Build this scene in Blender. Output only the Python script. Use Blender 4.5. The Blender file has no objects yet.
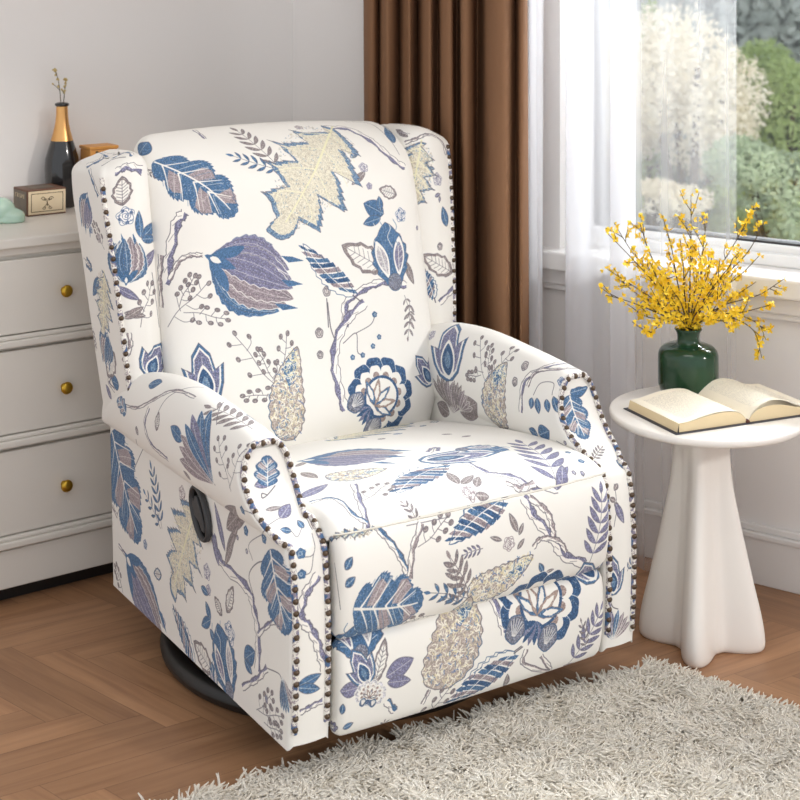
import bpy, math, random
import numpy as np
from mathutils import Vector, Matrix
random.seed(7); RNG = np.random.default_rng(11)
SC = bpy.context.scene
COL = SC.collection
PI = math.pi

# ---------------------------------------------------------------- camera
F = 1464.0; YH = -20.0; H = 1.37           # focal length (px), horizon row, eye height
cam = bpy.data.cameras.new('camera'); cam_o = bpy.data.objects.new('camera', cam); COL.objects.link(cam_o)
cam_o.location = (0, 0, H); cam_o.rotation_euler = (PI/2, 0, 0)
cam.sensor_width = 36; cam.lens = 36*F/800; cam.shift_y = (YH-400)/800; cam.clip_end = 200
cam.dof.use_dof = True; cam.dof.focus_distance = 2.85; cam.dof.aperture_fstop = 7.0
SC.camera = cam_o
SC.view_settings.view_transform = 'Standard'; SC.view_settings.look = 'None'
SC.view_settings.gamma = 1; SC.view_settings.exposure = -0.08; SC.view_settings.use_curve_mapping = False

def at(px, py, d):
    return Vector(((px-400)*d/F, d, H-(py-YH)*d/F))

# ---------------------------------------------------------------- helpers
def link(o, parent=None):
    COL.objects.link(o)
    if parent is not None: o.parent = parent
    return o

def empty(name, label, cat, loc=(0, 0, 0), rz=0.0, group=None):
    o = bpy.data.objects.new(name, None); o.empty_display_size = .1
    o.location = loc; o.rotation_euler = (0, 0, rz); link(o)
    return tag(o, label, cat, group)

def tag(o, label=None, cat=None, group=None, kind=None):
    if label: o['label'] = label
    if cat: o['category'] = cat
    if group: o['group'] = group
    if kind: o['kind'] = kind
    return o

class MB:
    """collects grids and loose faces, builds ONE mesh object"""
    def __init__(s): s.v = []; s.f = []; s.uv = []; s.m = []; s.n = 0
    def add(s, verts, faces, uvs=None, mat=0):
        verts = [tuple(map(float, p)) for p in verts]
        if uvs is None: uvs = [(p[0], p[2]) for p in verts]
        s.v += verts; s.uv += [tuple(map(float, u)) for u in uvs]
        for f in faces: s.f.append([i+s.n for i in f]); s.m.append(mat)
        s.n += len(verts); return s
    def grid(s, P, UV=None, cu=False, cv=False, mat=0, flip=False):
        P = np.asarray(P, float); nu, nv = P.shape[:2]
        if cu:
            P = np.concatenate([P, P[:1]], 0)
            nu += 1
        if cv:
            P = np.concatenate([P, P[:, :1]], 1)
            nv += 1
        if UV is None:
            a, b = np.meshgrid(np.linspace(0, 1, nu), np.linspace(0, 1, nv), indexing='ij'); UV = np.stack([a, b], -1)
        idx = np.arange(nu*nv).reshape(nu, nv)
        q = np.stack([idx[:-1, :-1], idx[1:, :-1], idx[1:, 1:], idx[:-1, 1:]], -1).reshape(-1, 4)
        if flip: q = q[:, ::-1]
        return s.add(P.reshape(-1, 3), q.tolist(), np.asarray(UV, float).reshape(-1, 2), mat)
    def box(s, c, d, R=None, mat=0):
        c = np.array(c, float); h = np.array(d, float)/2
        vs = [];
        for x in (-1, 1):
            for y in (-1, 1):
                for z in (-1, 1):
                    p = np.array((x, y, z))*h
                    if R is not None: p = np.array(R @ Vector(p))
                    vs.append(c+p)
        s.add(vs, [(0, 1, 3, 2), (4, 6, 7, 5), (0, 4, 5, 1), (2, 3, 7, 6), (0, 2, 6, 4), (1, 5, 7, 3)], mat=mat)
        return s
    def tube(s, pts, rad, n=8, mat=0, closed=False, cap=True):
        pts = [Vector(p) for p in pts]; N = len(pts)
        if not hasattr(rad, '__len__'): rad = [rad]*N
        rings = []; up = Vector((0, 0, 1)); L = 0; uv = []
        prev = None
        for i, p in enumerate(pts):
            a = pts[(i-1) % N] if (closed or i > 0) else p
            b = pts[(i+1) % N] if (closed or i < N-1) else p
            t = (b-a).normalized() if (b-a).length > 1e-9 else Vector((0, 0, 1))
            if prev is None:
                r = t.orthogonal() if abs(t.z) > .95 else t.cross(up)
            else:
                r = prev-t*prev.dot(t)
                if r.length < 1e-6: r = t.orthogonal()
            r.normalize(); prev = r; w = t.cross(r)
            rings.append([p+(r*math.cos(2*PI*k/n)+w*math.sin(2*PI*k/n))*rad[i] for k in range(n)])
        s.grid(np.array([[tuple(q) for q in r] for r in rings]), cu=closed, cv=True, mat=mat)
        if cap and not closed:
            for r, fl in ((rings[0], False), (rings[-1], True)):
                s.add([tuple(q) for q in r], [list(range(n))[::(-1 if not fl else 1)]], mat=mat)
        return s
    def lathe(s, prof, n=48, c=(0, 0, 0), mat=0):
        P = [[(c[0]+r*math.cos(2*PI*k/n), c[1]+r*math.sin(2*PI*k/n), c[2]+z) for k in range(n)] for r, z in prof]
        return s.grid(P, cv=True, mat=mat, flip=True)
    def build(s, name, mats, parent=None, smooth=True, bevel=0, weld=0, loc=None, sharp=None, seg=2):
        me = bpy.data.meshes.new(name)
        me.from_pydata(s.v, [], s.f); me.update()
        ul = me.uv_layers.new(name='uv')
        li = np.empty(len(me.loops), np.int32); me.loops.foreach_get('vertex_index', li)
        uv = np.array(s.uv, np.float32)[li]; ul.data.foreach_set('uv', uv.ravel())
        if not isinstance(mats, (list, tuple)): mats = [mats]
        for m in mats: me.materials.append(m)
        me.polygons.foreach_set('material_index', s.m)
        me.polygons.foreach_set('use_smooth', [smooth]*len(s.f))
        o = bpy.data.objects.new(name, me); link(o, parent)
        if loc is not None: o.location = loc
        if weld:
            w = o.modifiers.new('weld', 'WELD'); w.merge_threshold = weld
        if bevel:
            b = o.modifiers.new('bevel', 'BEVEL'); b.width = bevel; b.segments = seg; b.limit_method = 'ANGLE'; b.angle_limit = math.radians(40)
            b.harden_normals = False
        if sharp:
            me.set_sharp_from_angle(angle=math.radians(sharp))
        return o

def catmull(pts, n=6):
    P = [np.array(p, float) for p in pts]
    if len(P) < 3: n0 = n; return [P[0]+(P[-1]-P[0])*k/n0 for k in range(n0+1)]
    P = [2*P[0]-P[1]]+P+[2*P[-1]-P[-2]]; out = []
    for i in range(1, len(P)-2):
        for k in range(n):
            t = k/n
            out.append(.5*((2*P[i])+(-P[i-1]+P[i+1])*t+(2*P[i-1]-5*P[i]+4*P[i+1]-P[i+2])*t*t+(-P[i-1]+3*P[i]-3*P[i+1]+P[i+2])*t**3))
    out.append(P[-2]); return out

def itp(x, xs, ys):
    return float(np.interp(x, xs, ys))
def sm(x, xs, ys):
    """monotone smooth interpolation"""
    x = np.asarray(x, float); xs = np.array(xs, float); ys = np.array(ys, float)
    i = np.clip(np.searchsorted(xs, x)-1, 0, len(xs)-2); t = np.clip((x-xs[i])/(xs[i+1]-xs[i]), 0, 1)
    m = np.gradient(ys, xs); h = xs[i+1]-xs[i]
    return (2*t**3-3*t**2+1)*ys[i]+(t**3-2*t**2+t)*h*m[i]+(-2*t**3+3*t**2)*ys[i+1]+(t**3-t**2)*h*m[i+1]

# ---------------------------------------------------------------- materials
def srgb(r, g, b):
    f = lambda c: (c/255/12.92) if c/255 <= .04045 else ((c/255+.055)/1.055)**2.4
    return (f(r), f(g), f(b), 1)

def mat(name, col, rough=.5, metal=0, spec=.5, bump=None, coat=0, vary=None, sheen=0):
    m = bpy.data.materials.new(name); m.use_nodes = True; nt = m.node_tree; b = nt.nodes['Principled BSDF']
    b.inputs['Base Color'].default_value = col; b.inputs['Roughness'].default_value = rough
    b.inputs['Metallic'].default_value = metal; b.inputs['Specular IOR Level'].default_value = spec
    b.inputs['Coat Weight'].default_value = coat; b.inputs['Sheen Weight'].default_value = sheen
    tc = nt.nodes.new('ShaderNodeTexCoord')
    if bump:
        sc, st, dist = bump
        n = nt.nodes.new('ShaderNodeTexNoise'); n.inputs['Scale'].default_value = sc; n.inputs['Detail'].default_value = 4
        bp = nt.nodes.new('ShaderNodeBump'); bp.inputs['Strength'].default_value = st; bp.inputs['Distance'].default_value = dist
        nt.links.new(tc.outputs['Object'], n.inputs['Vector']); nt.links.new(n.outputs['Fac'], bp.inputs['Height']); nt.links.new(bp.outputs[0], b.inputs['Normal'])
    if vary:
        sc, col2 = vary
        n = nt.nodes.new('ShaderNodeTexNoise'); n.inputs['Scale'].default_value = sc; n.inputs['Detail'].default_value = 5
        r = nt.nodes.new('ShaderNodeValToRGB'); r.color_ramp.elements[0].position = .35; r.color_ramp.elements[1].position = .68
        r.color_ramp.elements[0].color = col; r.color_ramp.elements[1].color = col2
        nt.links.new(tc.outputs['Object'], n.inputs['Vector']); nt.links.new(n.outputs['Fac'], r.inputs[0]); nt.links.new(r.outputs[0], b.inputs['Base Color'])
    return m

M = {}
M['wall'] = mat('wall_paint', srgb(238, 234, 231), .85, spec=.2, bump=(120, .05, .002))
M['trim'] = mat('white_trim', srgb(236, 233, 230), .45)
M['upvc'] = mat('window_frame_white', srgb(240, 240, 240), .35)
M['gasket'] = mat('gasket', srgb(60, 60, 62), .6)
M['dresser'] = mat('dresser_lacquer', srgb(226, 221, 213), .38, bump=(40, .03, .001))
M['brass'] = mat('aged_brass', srgb(196, 158, 60), .28, 1.0, bump=(60, .1, .001))
M['black'] = mat('black_plastic', srgb(28, 27, 27), .42)
M['handle'] = mat('dark_grey_plastic', srgb(58, 58, 60), .5)
M['handle_dark'] = mat('recess_black', srgb(6, 6, 6), .9, spec=.1)
M['nail'] = mat('antique_bronze_nail', srgb(98, 84, 72), .28, 1.0, bump=(300, .15, .001))
M['table'] = mat('white_gloss_table', srgb(238, 233, 227), .3, coat=.3)
M['vase'] = mat('green_glaze', srgb(30, 60, 40), .12, spec=.35, coat=.3, vary=(9, srgb(38, 72, 48)))
M['bark'] = mat('twig_bark', srgb(70, 56, 38), .8, vary=(40, srgb(96, 82, 48)))
M['petal'] = mat('yellow_petal', srgb(246, 204, 22), .6, vary=(60, srgb(252, 222, 64)))
M['bottle'] = mat('black_glaze', srgb(30, 30, 32), .14, coat=.6)
M['gold'] = mat('brushed_gold', srgb(226, 172, 108), .3, .8)
M['dried'] = mat('dried_buds', srgb(178, 152, 92), .9, vary=(90, srgb(206, 186, 130)))
M['jade'] = mat('mint_glaze', srgb(186, 216, 198), .12, coat=.7)
M['jade'].node_tree.nodes['Principled BSDF'].inputs['Subsurface Weight'].default_value = .15
M['boxwood'] = mat('dark_wood', srgb(96, 62, 44), .5, vary=(14, srgb(124, 84, 60)))
M['cream'] = mat('cream_label', srgb(222, 202, 168), .6, vary=(18, srgb(228, 211, 180)))
M['ink'] = mat('brown_ink', srgb(88, 72, 48), .7)
M['boxside'] = mat('grey_brown_panel', srgb(104, 96, 86), .6, vary=(30, srgb(120, 108, 94)))
M['orange'] = mat('orange_wood', srgb(214, 148, 70), .45, vary=(20, srgb(226, 164, 88)))
M['page'] = mat('paper', srgb(240, 230, 206), .8)
M['edge'] = mat('page_edges', srgb(226, 205, 165), .85)
M['cover'] = mat('book_cover', srgb(52, 52, 62), .5)
M['band'] = mat('headband', srgb(90, 48, 36), .7)
M['glass'] = None

def welt_mat():
    m = mat('printed_welt', srgb(225, 221, 214), .9, spec=.2); nt = m.node_tree; b = nt.nodes['Principled BSDF']
    tc = nt.nodes.new('ShaderNodeTexCoord'); n = nt.nodes.new('ShaderNodeTexNoise'); n.inputs['Scale'].default_value = 70; n.inputs['Detail'].default_value = 3
    r = nt.nodes.new('ShaderNodeValToRGB'); r.color_ramp.interpolation = 'CONSTANT'; e = r.color_ramp.elements
    e[0].position = 0; e[0].color = srgb(84, 110, 146); e[1].position = .40; e[1].color = srgb(144, 136, 150)
    for p, c in ((.47, srgb(228, 224, 217)), (.56, srgb(168, 158, 160)), (.60, srgb(228, 224, 217))):
        q = e.new(p); q.color = c
    nt.links.new(tc.outputs['Object'], n.inputs['Vector']); nt.links.new(n.outputs['Fac'], r.inputs[0]); nt.links.new(r.outputs[0], b.inputs['Base Color']); return m
M['welt'] = welt_mat()

def page_mat():
    m = mat('printed_page', srgb(246, 238, 220), .8); nt = m.node_tree; b = nt.nodes['Principled BSDF']
    uv = nt.nodes.new('ShaderNodeUVMap'); uv.uv_map = 'uv'
    sep = nt.nodes.new('ShaderNodeSeparateXYZ'); nt.links.new(uv.outputs[0], sep.inputs[0])
    def math_(op, a, bb=None, c=None):
        n = nt.nodes.new('ShaderNodeMath'); n.operation = op
        for k, x in enumerate((a, bb, c)):
            if x is None: continue
            if isinstance(x, (int, float)): n.inputs[k].default_value = x
            else: nt.links.new(x, n.inputs[k])
        return n.outputs[0]
    U, V = sep.outputs[0], sep.outputs[1]
    row = math_('FRACT', math_('MULTIPLY', V, 34.0)); line = math_('LESS_THAN', row, .42)
    mx = math_('MULTIPLY', math_('GREATER_THAN', U, .12), math_('LESS_THAN', U, .86))
    my = math_('MULTIPLY', math_('GREATER_THAN', V, .1), math_('LESS_THAN', V, .9))
    n = nt.nodes.new('ShaderNodeTexNoise'); n.inputs['Scale'].default_value = 1.0; n.inputs['Detail'].default_value = 1
    mp = nt.nodes.new('ShaderNodeMapping'); mp.inputs['Scale'].default_value = (60, 34, 1); nt.links.new(uv.outputs[0], mp.inputs[0]); nt.links.new(mp.outputs[0], n.inputs['Vector'])
    w = math_('GREATER_THAN', n.outputs['Fac'], .46)
    k = math_('MULTIPLY', math_('MULTIPLY', line, w), math_('MULTIPLY', mx, my)); k = math_('MULTIPLY', k, .42)
    mix = nt.nodes.new('ShaderNodeMix'); mix.data_type = 'RGBA'; mix.inputs[6].default_value = srgb(246, 238, 220); mix.inputs[7].default_value = srgb(120, 118, 118)
    nt.links.new(k, mix.inputs[0]); nt.links.new(mix.outputs[2], b.inputs['Base Color'])
    return m
M['print'] = page_mat()

def curtain_mat():
    m = mat('brown_velvet', srgb(136, 101, 75), .8, spec=.15, sheen=.0, bump=(500, .1, .001)); return m
M['curtain'] = curtain_mat()

def sheer_mat(name, op):
    m = bpy.data.materials.new(name); m.use_nodes = True; nt = m.node_tree; nt.nodes.clear()
    out = nt.nodes.new('ShaderNodeOutputMaterial'); tr = nt.nodes.new('ShaderNodeBsdfTransparent')
    tl = nt.nodes.new('ShaderNodeBsdfTranslucent'); df = nt.nodes.new('ShaderNodeBsdfDiffuse')
    for n in (tl, df): n.inputs[0].default_value = (.93, .93, .96, 1)
    a = nt.nodes.new('ShaderNodeMixShader'); a.inputs[0].default_value = .5; nt.links.new(tl.outputs[0], a.inputs[1]); nt.links.new(df.outputs[0], a.inputs[2])
    # woven voile: opacity grows as the cloth turns edge-on to the line of sight
    lw = nt.nodes.new('ShaderNodeLayerWeight'); lw.inputs[0].default_value = .35
    mr = nt.nodes.new('ShaderNodeMapRange'); mr.inputs[3].default_value = op; mr.inputs[4].default_value = min(1, op+.45)
    nt.links.new(lw.outputs['Facing'], mr.inputs[0])
    b = nt.nodes.new('ShaderNodeMixShader'); nt.links.new(mr.outputs[0], b.inputs[0]); nt.links.new(tr.outputs[0], b.inputs[1]); nt.links.new(a.outputs[0], b.inputs[2])
    nt.links.new(b.outputs[0], out.inputs[0]); return m
M['sheer'] = sheer_mat('sheer_voile', .5)
M['sheer_thin'] = sheer_mat('sheer_voile_single_layer', .2)

def glass_mat():
    m = bpy.data.materials.new('window_glass'); m.use_nodes = True; nt = m.node_tree; nt.nodes.clear()
    out = nt.nodes.new('ShaderNodeOutputMaterial'); tr = nt.nodes.new('ShaderNodeBsdfTransparent'); gl = nt.nodes.new('ShaderNodeBsdfGlossy')
    gl.inputs['Roughness'].default_value = .02; tr.inputs[0].default_value = (.96, .97, .97, 1)
    fr = nt.nodes.new('ShaderNodeFresnel'); fr.inputs[0].default_value = 1.45
    mx = nt.nodes.new('ShaderNodeMixShader'); nt.links.new(fr.outputs[0], mx.inputs[0]); nt.links.new(tr.outputs[0], mx.inputs[1]); nt.links.new(gl.outputs[0], mx.inputs[2])
    nt.links.new(mx.outputs[0], out.inputs[0]); return m
M['glass'] = glass_mat()
# ================================================================ FABRIC
PANEL = {  # name: (x0, y0, width, height) in metres of cloth
    'back': (-.46, -.02, .92, .84), 'seat': (-.38, -.02, .76, 1.16), 'armL': (-.02, -.02, .92, 1.16), 'armR': (-.02, -.02, .92, 1.16),
    'wingL': (-.32, .38, .64, .70), 'wingR': (-.32, .38, .64, .70), 'frontL': (-.06, -.02, .12, .62), 'frontR': (-.06, -.02, .12, .62), 'shell': (-.46, .06, .92, .96)}
RES = 1100.0
def fabric(name, img):
    m = bpy.data.materials.new('printed_fabric_'+name); m.use_nodes = True; nt = m.node_tree; b = nt.nodes['Principled BSDF']
    x0, y0, w, h = PANEL[name]
    uv = nt.nodes.new('ShaderNodeUVMap'); uv.uv_map = 'uv'
    mp = nt.nodes.new('ShaderNodeMapping'); mp.inputs['Location'].default_value = (-x0/w, -y0/h, 0); mp.inputs['Scale'].default_value = (1/w, 1/h, 1)
    nt.links.new(uv.outputs[0], mp.inputs[0])
    if img is not None:
        t = nt.nodes.new('ShaderNodeTexImage'); t.image = img; t.extension = 'EXTEND'; nt.links.new(mp.outputs[0], t.inputs[0]); nt.links.new(t.outputs[0], b.inputs['Base Color'])
    else: b.inputs['Base Color'].default_value = srgb(238, 234, 226)
    b.inputs['Roughness'].default_value = .88; b.inputs['Specular IOR Level'].default_value = .2; b.inputs['Sheen Weight'].default_value = .15
    wv = nt.nodes.new('ShaderNodeTexNoise'); wv.inputs['Scale'].default_value = 900
    w2 = nt.nodes.new('ShaderNodeTexNoise'); w2.inputs['Scale'].default_value = 9; w2.inputs['Detail'].default_value = 1
    ad = nt.nodes.new('ShaderNodeMath'); ad.operation = 'MULTIPLY_ADD'; ad.inputs[1].default_value = 14
    nt.links.new(uv.outputs[0], wv.inputs['Vector']); nt.links.new(uv.outputs[0], w2.inputs['Vector']); nt.links.new(w2.outputs['Fac'], ad.inputs[0]); nt.links.new(wv.outputs['Fac'], ad.inputs[2])
    bp = nt.nodes.new('ShaderNodeBump'); bp.inputs['Strength'].default_value = .35; bp.inputs['Distance'].default_value = .0006
    nt.links.new(ad.outputs[0], bp.inputs['Height']); nt.links.new(bp.outputs[0], b.inputs['Normal'])
    return m
# ---- the print: every motif is drawn as shapes in cloth coordinates (mm), by kind, base and tip
INK = {'b': (80, 112, 148), 'l': (124, 123, 150), 't': (142, 132, 132), 'y': (214, 206, 182), 'w': (238, 234, 225)}
BG = np.array((234, 231, 225), float)
MAUVE = (148, 136, 142); LINE = (104, 100, 108); DEEP = (62, 90, 126); STEEL = (104, 132, 162); CREAMY = (226, 220, 194)
class Canvas:
    def __init__(s, name):
        s.x0, s.y0, s.w, s.h = PANEL[name]; s.W = int(s.w*RES); s.H = int(s.h*RES)
        s.a = np.empty((s.H, s.W, 3), np.float32); s.a[:] = BG
        s.rs = np.random.default_rng(abs(hash(name)) % 1000 if False else sum(map(ord, name)))
        g = s.rs.random((s.H//2+2, s.W//2+2)).astype(np.float32)
        s.n = np.kron(g, np.ones((2, 2), np.float32))[:s.H, :s.W]
    def px(s, P): P = np.asarray(P, float).reshape(-1, 2); return (P-(s.x0, s.y0))*RES
    def box(s, Q, pad=2):
        a = np.floor(Q.min(0)-pad).astype(int); b = np.ceil(Q.max(0)+pad).astype(int)
        return max(a[0], 0), max(a[1], 0), min(b[0], s.W), min(b[1], s.H)
    def mask(s, P):
        Q = s.px(P); x0, y0, x1, y1 = s.box(Q)
        if x1 <= x0 or y1 <= y0: return None
        X = np.arange(x0, x1)+.5; Y = np.arange(y0, y1)+.5; m = np.zeros((y1-y0, x1-x0), bool)
        for (ax, ay), (bx, by) in zip(Q, np.roll(Q, -1, 0)):
            if ay == by: continue
            r = (Y >= min(ay, by)) & (Y < max(ay, by))
            if not r.any(): continue
            xc = ax+(Y[r]-ay)/(by-ay)*(bx-ax); m[r] ^= X[None, :] >= xc[:, None]
        return m, (slice(y0, y1), slice(x0, x1))
    def fill(s, P, c, tex=.0, keep=1.0, alpha=1.0):
        """tex: pencil-like mottling; keep < 1 leaves specks of ground showing"""
        q = s.mask(P)
        if q is None: return
        m, sl = q; n = s.n[sl]; t = s.a[sl]; col = np.array(c, np.float32)
        v = col[None, None]*(1+tex*(n[..., None]-.5)); mm = m & (n < keep)
        t[mm] = t[mm]*(1-alpha)+np.clip(v, 0, 250)[mm]*alpha
        mm = m & ~(n < keep); t[mm] = col*.6+BG*.4
    def line(s, P, w, c, taper=0, alpha=1.0):
        """w in metres"""
        Q = s.px(P); n = len(Q)
        for i in range(n-1):
            a, b = Q[i], Q[i+1]; r = w*RES/2*(1-taper*(i+.5)/(n-1)); r = max(r, .55)
            x0, y0, x1, y1 = s.box(np.array([a, b]), r+1.5)
            if x1 <= x0 or y1 <= y0: continue
            X, Y = np.meshgrid(np.arange(x0, x1)+.5, np.arange(y0, y1)+.5); d = b-a; L = d@d+1e-9
            t = np.clip(((X-a[0])*d[0]+(Y-a[1])*d[1])/L, 0, 1); D = np.hypot(X-a[0]-t*d[0], Y-a[1]-t*d[1])
            k = np.clip(r+.5-D, 0, 1)[..., None]*alpha; v = s.a[y0:y1, x0:x1]; v[:] = v*(1-k)+np.array(c, np.float32)*k
    def image(s, name):
        im = bpy.data.images.new('print_'+name, s.W, s.H, float_buffer=False); im.colorspace_settings.name = 'sRGB'
        buf = np.ones((s.H, s.W, 4), np.float32); buf[..., :3] = s.a/255; im.pixels.foreach_set(buf.ravel()); im.update(); im.pack(); return im

def frame(p, q):
    p = np.array(p, float); q = np.array(q, float); d = q-p; n = np.array((-d[1], d[0]))
    return lambda pts: p+np.outer(np.atleast_2d(pts)[:, 0], d)+np.outer(np.atleast_2d(pts)[:, 1], n)
def smooth(P, n=5): return np.array(catmull(P, n))
def outl(w, lobes=0, amp=0, n=60, sharp=1.3, mid=.45, bend=0.0, ph=0.0):
    """closed leaf outline round the x axis; w = full width / length"""
    t = np.linspace(0, 1, n); base = np.sin(PI*t**(math.log(.5)/math.log(mid)))**.8*w/2
    if lobes:
        f = (t*lobes+ph) % 1; saw = np.where(f < .7, f/.7, (1-f)/.3); base = base*(1-amp+amp*saw**sharp)
    b = bend*np.sin(PI*t); up = np.stack([t, base+b], 1); dn = np.stack([t, -base+b], 1)[::-1]
    return np.vstack([up, dn])
def shrink(P, k):
    c = P.mean(0); return c+(P-c)*k

def m_leafy(C, f, w, c, L):
    w = min(.95, w*1.2); t = np.linspace(0, 1, 170); lb = .66+.34*np.abs(np.sin(t*PI*3.3+.2))**.7; ft = (t*25) % 1; e_ = np.sin(PI*t**.82)**.55*w/2*lb*(.93+.09*ft); O = np.vstack([np.stack([t+.02*ft, e_+.02*np.sin(PI*t)], 1), np.stack([t+.02*ft, -e_*(.66+.34*np.abs(np.sin(t*PI*3.3+.9))**.7)/lb+.02*np.sin(PI*t)], 1)[::-1]])
    C.fill(f(O), INK[c], .35, .93)
    for s_ in (-1, 1):
        for k, t in enumerate((.16, .34, .52, .70)):
            if (k+(s_ > 0)) % 2 == 0:      # mauve patches between the side veins
                a = np.array([(t+.02, .02*s_), (t+.14, .02*s_), (t+.28, s_*w*.30), (t+.20, s_*w*.40), (t+.10, s_*w*.36)]); a[:, 0] = np.minimum(a[:, 0], .95)
                a[:, 1] *= np.sin(PI*np.clip(a[:, 0], .05, .95))**.4
                C.fill(f(a), (160, 148, 152), .3, .93)
        for t in np.linspace(.08, .86, 11):
            e = min(.97, t+.17); y = s_*w*.46*math.sin(PI*e**.8)**.9
            C.line(f(smooth([(t, 0), (t+.07, y*.45), (e, y*.95)], 3)), .0007, STEEL if int(t*20) % 2 else BG, alpha=.8)
        for t in (.10, .28, .46, .64):
            e = min(.95, t+.22); y = s_*w*.42*math.sin(PI*e**.8)**.8
            C.line(f(smooth([(t, 0), (t+.08, y*.35), (e, y)], 4)), .0026*min(1.4, L/.10), BG, .6)
    C.line(f(smooth([(-.05, 0), (.2, .02), (.5, .035), (.8, .02), (.93, 0)], 5)), .0038*min(1.4, L/.10), BG, .6)
    C.line(f(np.vstack([O, O[:1]])), .0009, DEEP, alpha=.8)
def m_leaf(C, f, w, c, L):
    w *= 1.15
    O = outl(w, 0, 0, 26); C.fill(f(O), INK[c], .4, .95); C.line(f([(.0, 0), (.9, 0)]), .0006, BG, alpha=.7); C.line(f(np.vstack([O, O[:1]])), .0007, LINE, alpha=.7)
def m_oleaf(C, f, w, c, L):
    w *= 1.25
    O = outl(w, 4, .18, 50); C.fill(f(O), INK[c], .3, .9); C.fill(f(shrink(O, .78)), BG, .03)
    C.line(f([(0, 0), (.88, 0)]), .0009, LINE)
    for t in np.linspace(.15, .7, 6):
        for s_ in (-1, 1): C.line(f([(t, 0), (t+.10, s_*w*.26)]), .0008, LINE)
    C.line(f(np.vstack([O, O[:1]])), .0010, LINE)
def m_tulip(C, f, w, c, L):
    ang = [-.62, .62, -.36, .36, -.12, .14]
    for k, a in enumerate(ang):
        ca, sa = math.cos(a*w*.62), math.sin(a*w*.62); ln = 1.0-.16*abs(a)-.04*(k % 2); bw_ = .42*a*w
        P = outl(.58*w if abs(a) > .5 else .52*w, 9, .14, 80, 1, .52, bw_)*ln; Q = np.stack([P[:, 0]*ca-P[:, 1]*sa, P[:, 0]*sa+P[:, 1]*ca], 1)
        C.fill(f(Q), INK['b'] if (k < 1) else INK[c] if k % 2 else MAUVE, .35, .93)
        for y in np.linspace(-.7, .7, 6):
            R = np.array([(t*ln, y*.24*w*math.sin(PI*t**.9)+bw_*math.sin(PI*t)*ln) for t in np.linspace(.1, .95, 9)])
            C.line(f(np.stack([R[:, 0]*ca-R[:, 1]*sa, R[:, 0]*sa+R[:, 1]*ca], 1)), .0007, LINE if int(y*10) % 2 else BG, alpha=.65)
        C.line(f(np.vstack([Q, Q[:1]])), .0014, BG); C.line(f(Q[20:60]), .0008, DEEP if k < 3 else LINE, alpha=.8)
        if k == 3:
            C.line(f(smooth([(x*ca-bw_*math.sin(PI*x)*sa, x*sa+bw_*math.sin(PI*x)*ca) for x in (.12, .35, .6, .9)], 4)), .0028, BG, .5)
    for (x, y) in ((.98, .10), (1.0, -.14), (.9, .32)):      # tips
        C.fill(f(np.array([(x-.20, y-.02), (x-.10, y-.05), (x+.05, y+.03), (x-.08, y+.02)])), INK['b'], .3)
    O = outl(.30, 0, 0, 24, mid=.5)*.34+(-.04, 0); C.fill(f(O), INK['b'], .3)
    for s_ in (-1, 1): C.fill(f(smooth([(.0, 0), (.10, s_*.13), (.30, s_*.24), (.26, s_*.12), (.14, s_*.04), (0, 0)], 3)), INK['b'], .3)
    C.fill(f(outl(.5, 0, 0, 16)*.12+(.02, 0)), BG)
def m_lily(C, f, w, c, L):
    for k, a in enumerate((-.9, .9, -.6, .6, -.3, .3, 0)):
        a *= w; ca, sa = math.cos(a), math.sin(a); P = outl(.20, 0, 0, 40, 1, .62)*(1-.14*abs(a)+.05*(k % 2)); Q = np.stack([P[:, 0]*ca-P[:, 1]*sa, P[:, 0]*sa+P[:, 1]*ca], 1)
        C.fill(f(Q), INK['b'] if k in (1, 3, 6) and c != 't' else MAUVE if k % 2 == 0 else INK[c], .4, .92); C.line(f(np.vstack([Q, Q[:1]])), .0010, BG)
        C.line(f([(t*ca, t*sa) for t in (.1, .5, .9)]), .0014, BG, .5); C.line(f(Q[8:34]), .0007, LINE)
def m_fern(C, f, w, c, L):
    w *= .9
    C.line(f(smooth([(0, 0), (.5, .03), (1, 0)], 5)), .0012, LINE, .4); n = max(4, min(6, int(L/.02)))
    for k in range(n):
        t = .12+.8*k/n; ln = w*(.86-.45*abs(t-.4)); b = .03*math.sin(PI*t)
        for s_ in (-1, 1):
            a = .70+.2*(1-t); g = lambda P, t=t, s_=s_, ln=ln: f(np.stack([t+(P[:, 0]*math.cos(a)-P[:, 1]*math.sin(a))*ln, b+s_*(P[:, 0]*math.sin(a)+P[:, 1]*math.cos(a))*ln], 1))
            O = outl(.27, 0, 0, 20, 1, .5, .05); C.fill(g(O), INK[c], .4, .93); C.line(g(O[2:30]), .0006, LINE, alpha=.7)
    O = outl(.4, 0, 0, 14)*.16+(.9, 0); C.fill(f(O), INK[c], .4)
def m_berry(C, f, w, c, L):
    C.line(f(smooth([(0, 0), (.35, .06), (.7, .02), (1, .02)], 5)), .0011, LINE)
    for k, t in enumerate((.22, .36, .5, .62, .74, .85, 1.0)):
        s_ = 1 if k % 2 else -1; ln = w*(.55-.2*t) if t < 1 else 0; e = np.array((t+ln*.6, s_*ln*.9+.04*math.sin(PI*t)))
        if ln: C.line(f(smooth([(t, .03), (t+ln*.2, s_*ln*.5), e], 3)), .0009, LINE)
        r = .0042/L; a = np.linspace(0, 2*PI, 14); O = np.stack([e[0]+r*1.35*np.cos(a)+r*.6, e[1]+r*.95*np.sin(a)], 1)
        C.fill(f(O), INK[c], .5, .9); C.line(f(O), .0009, LINE)
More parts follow.
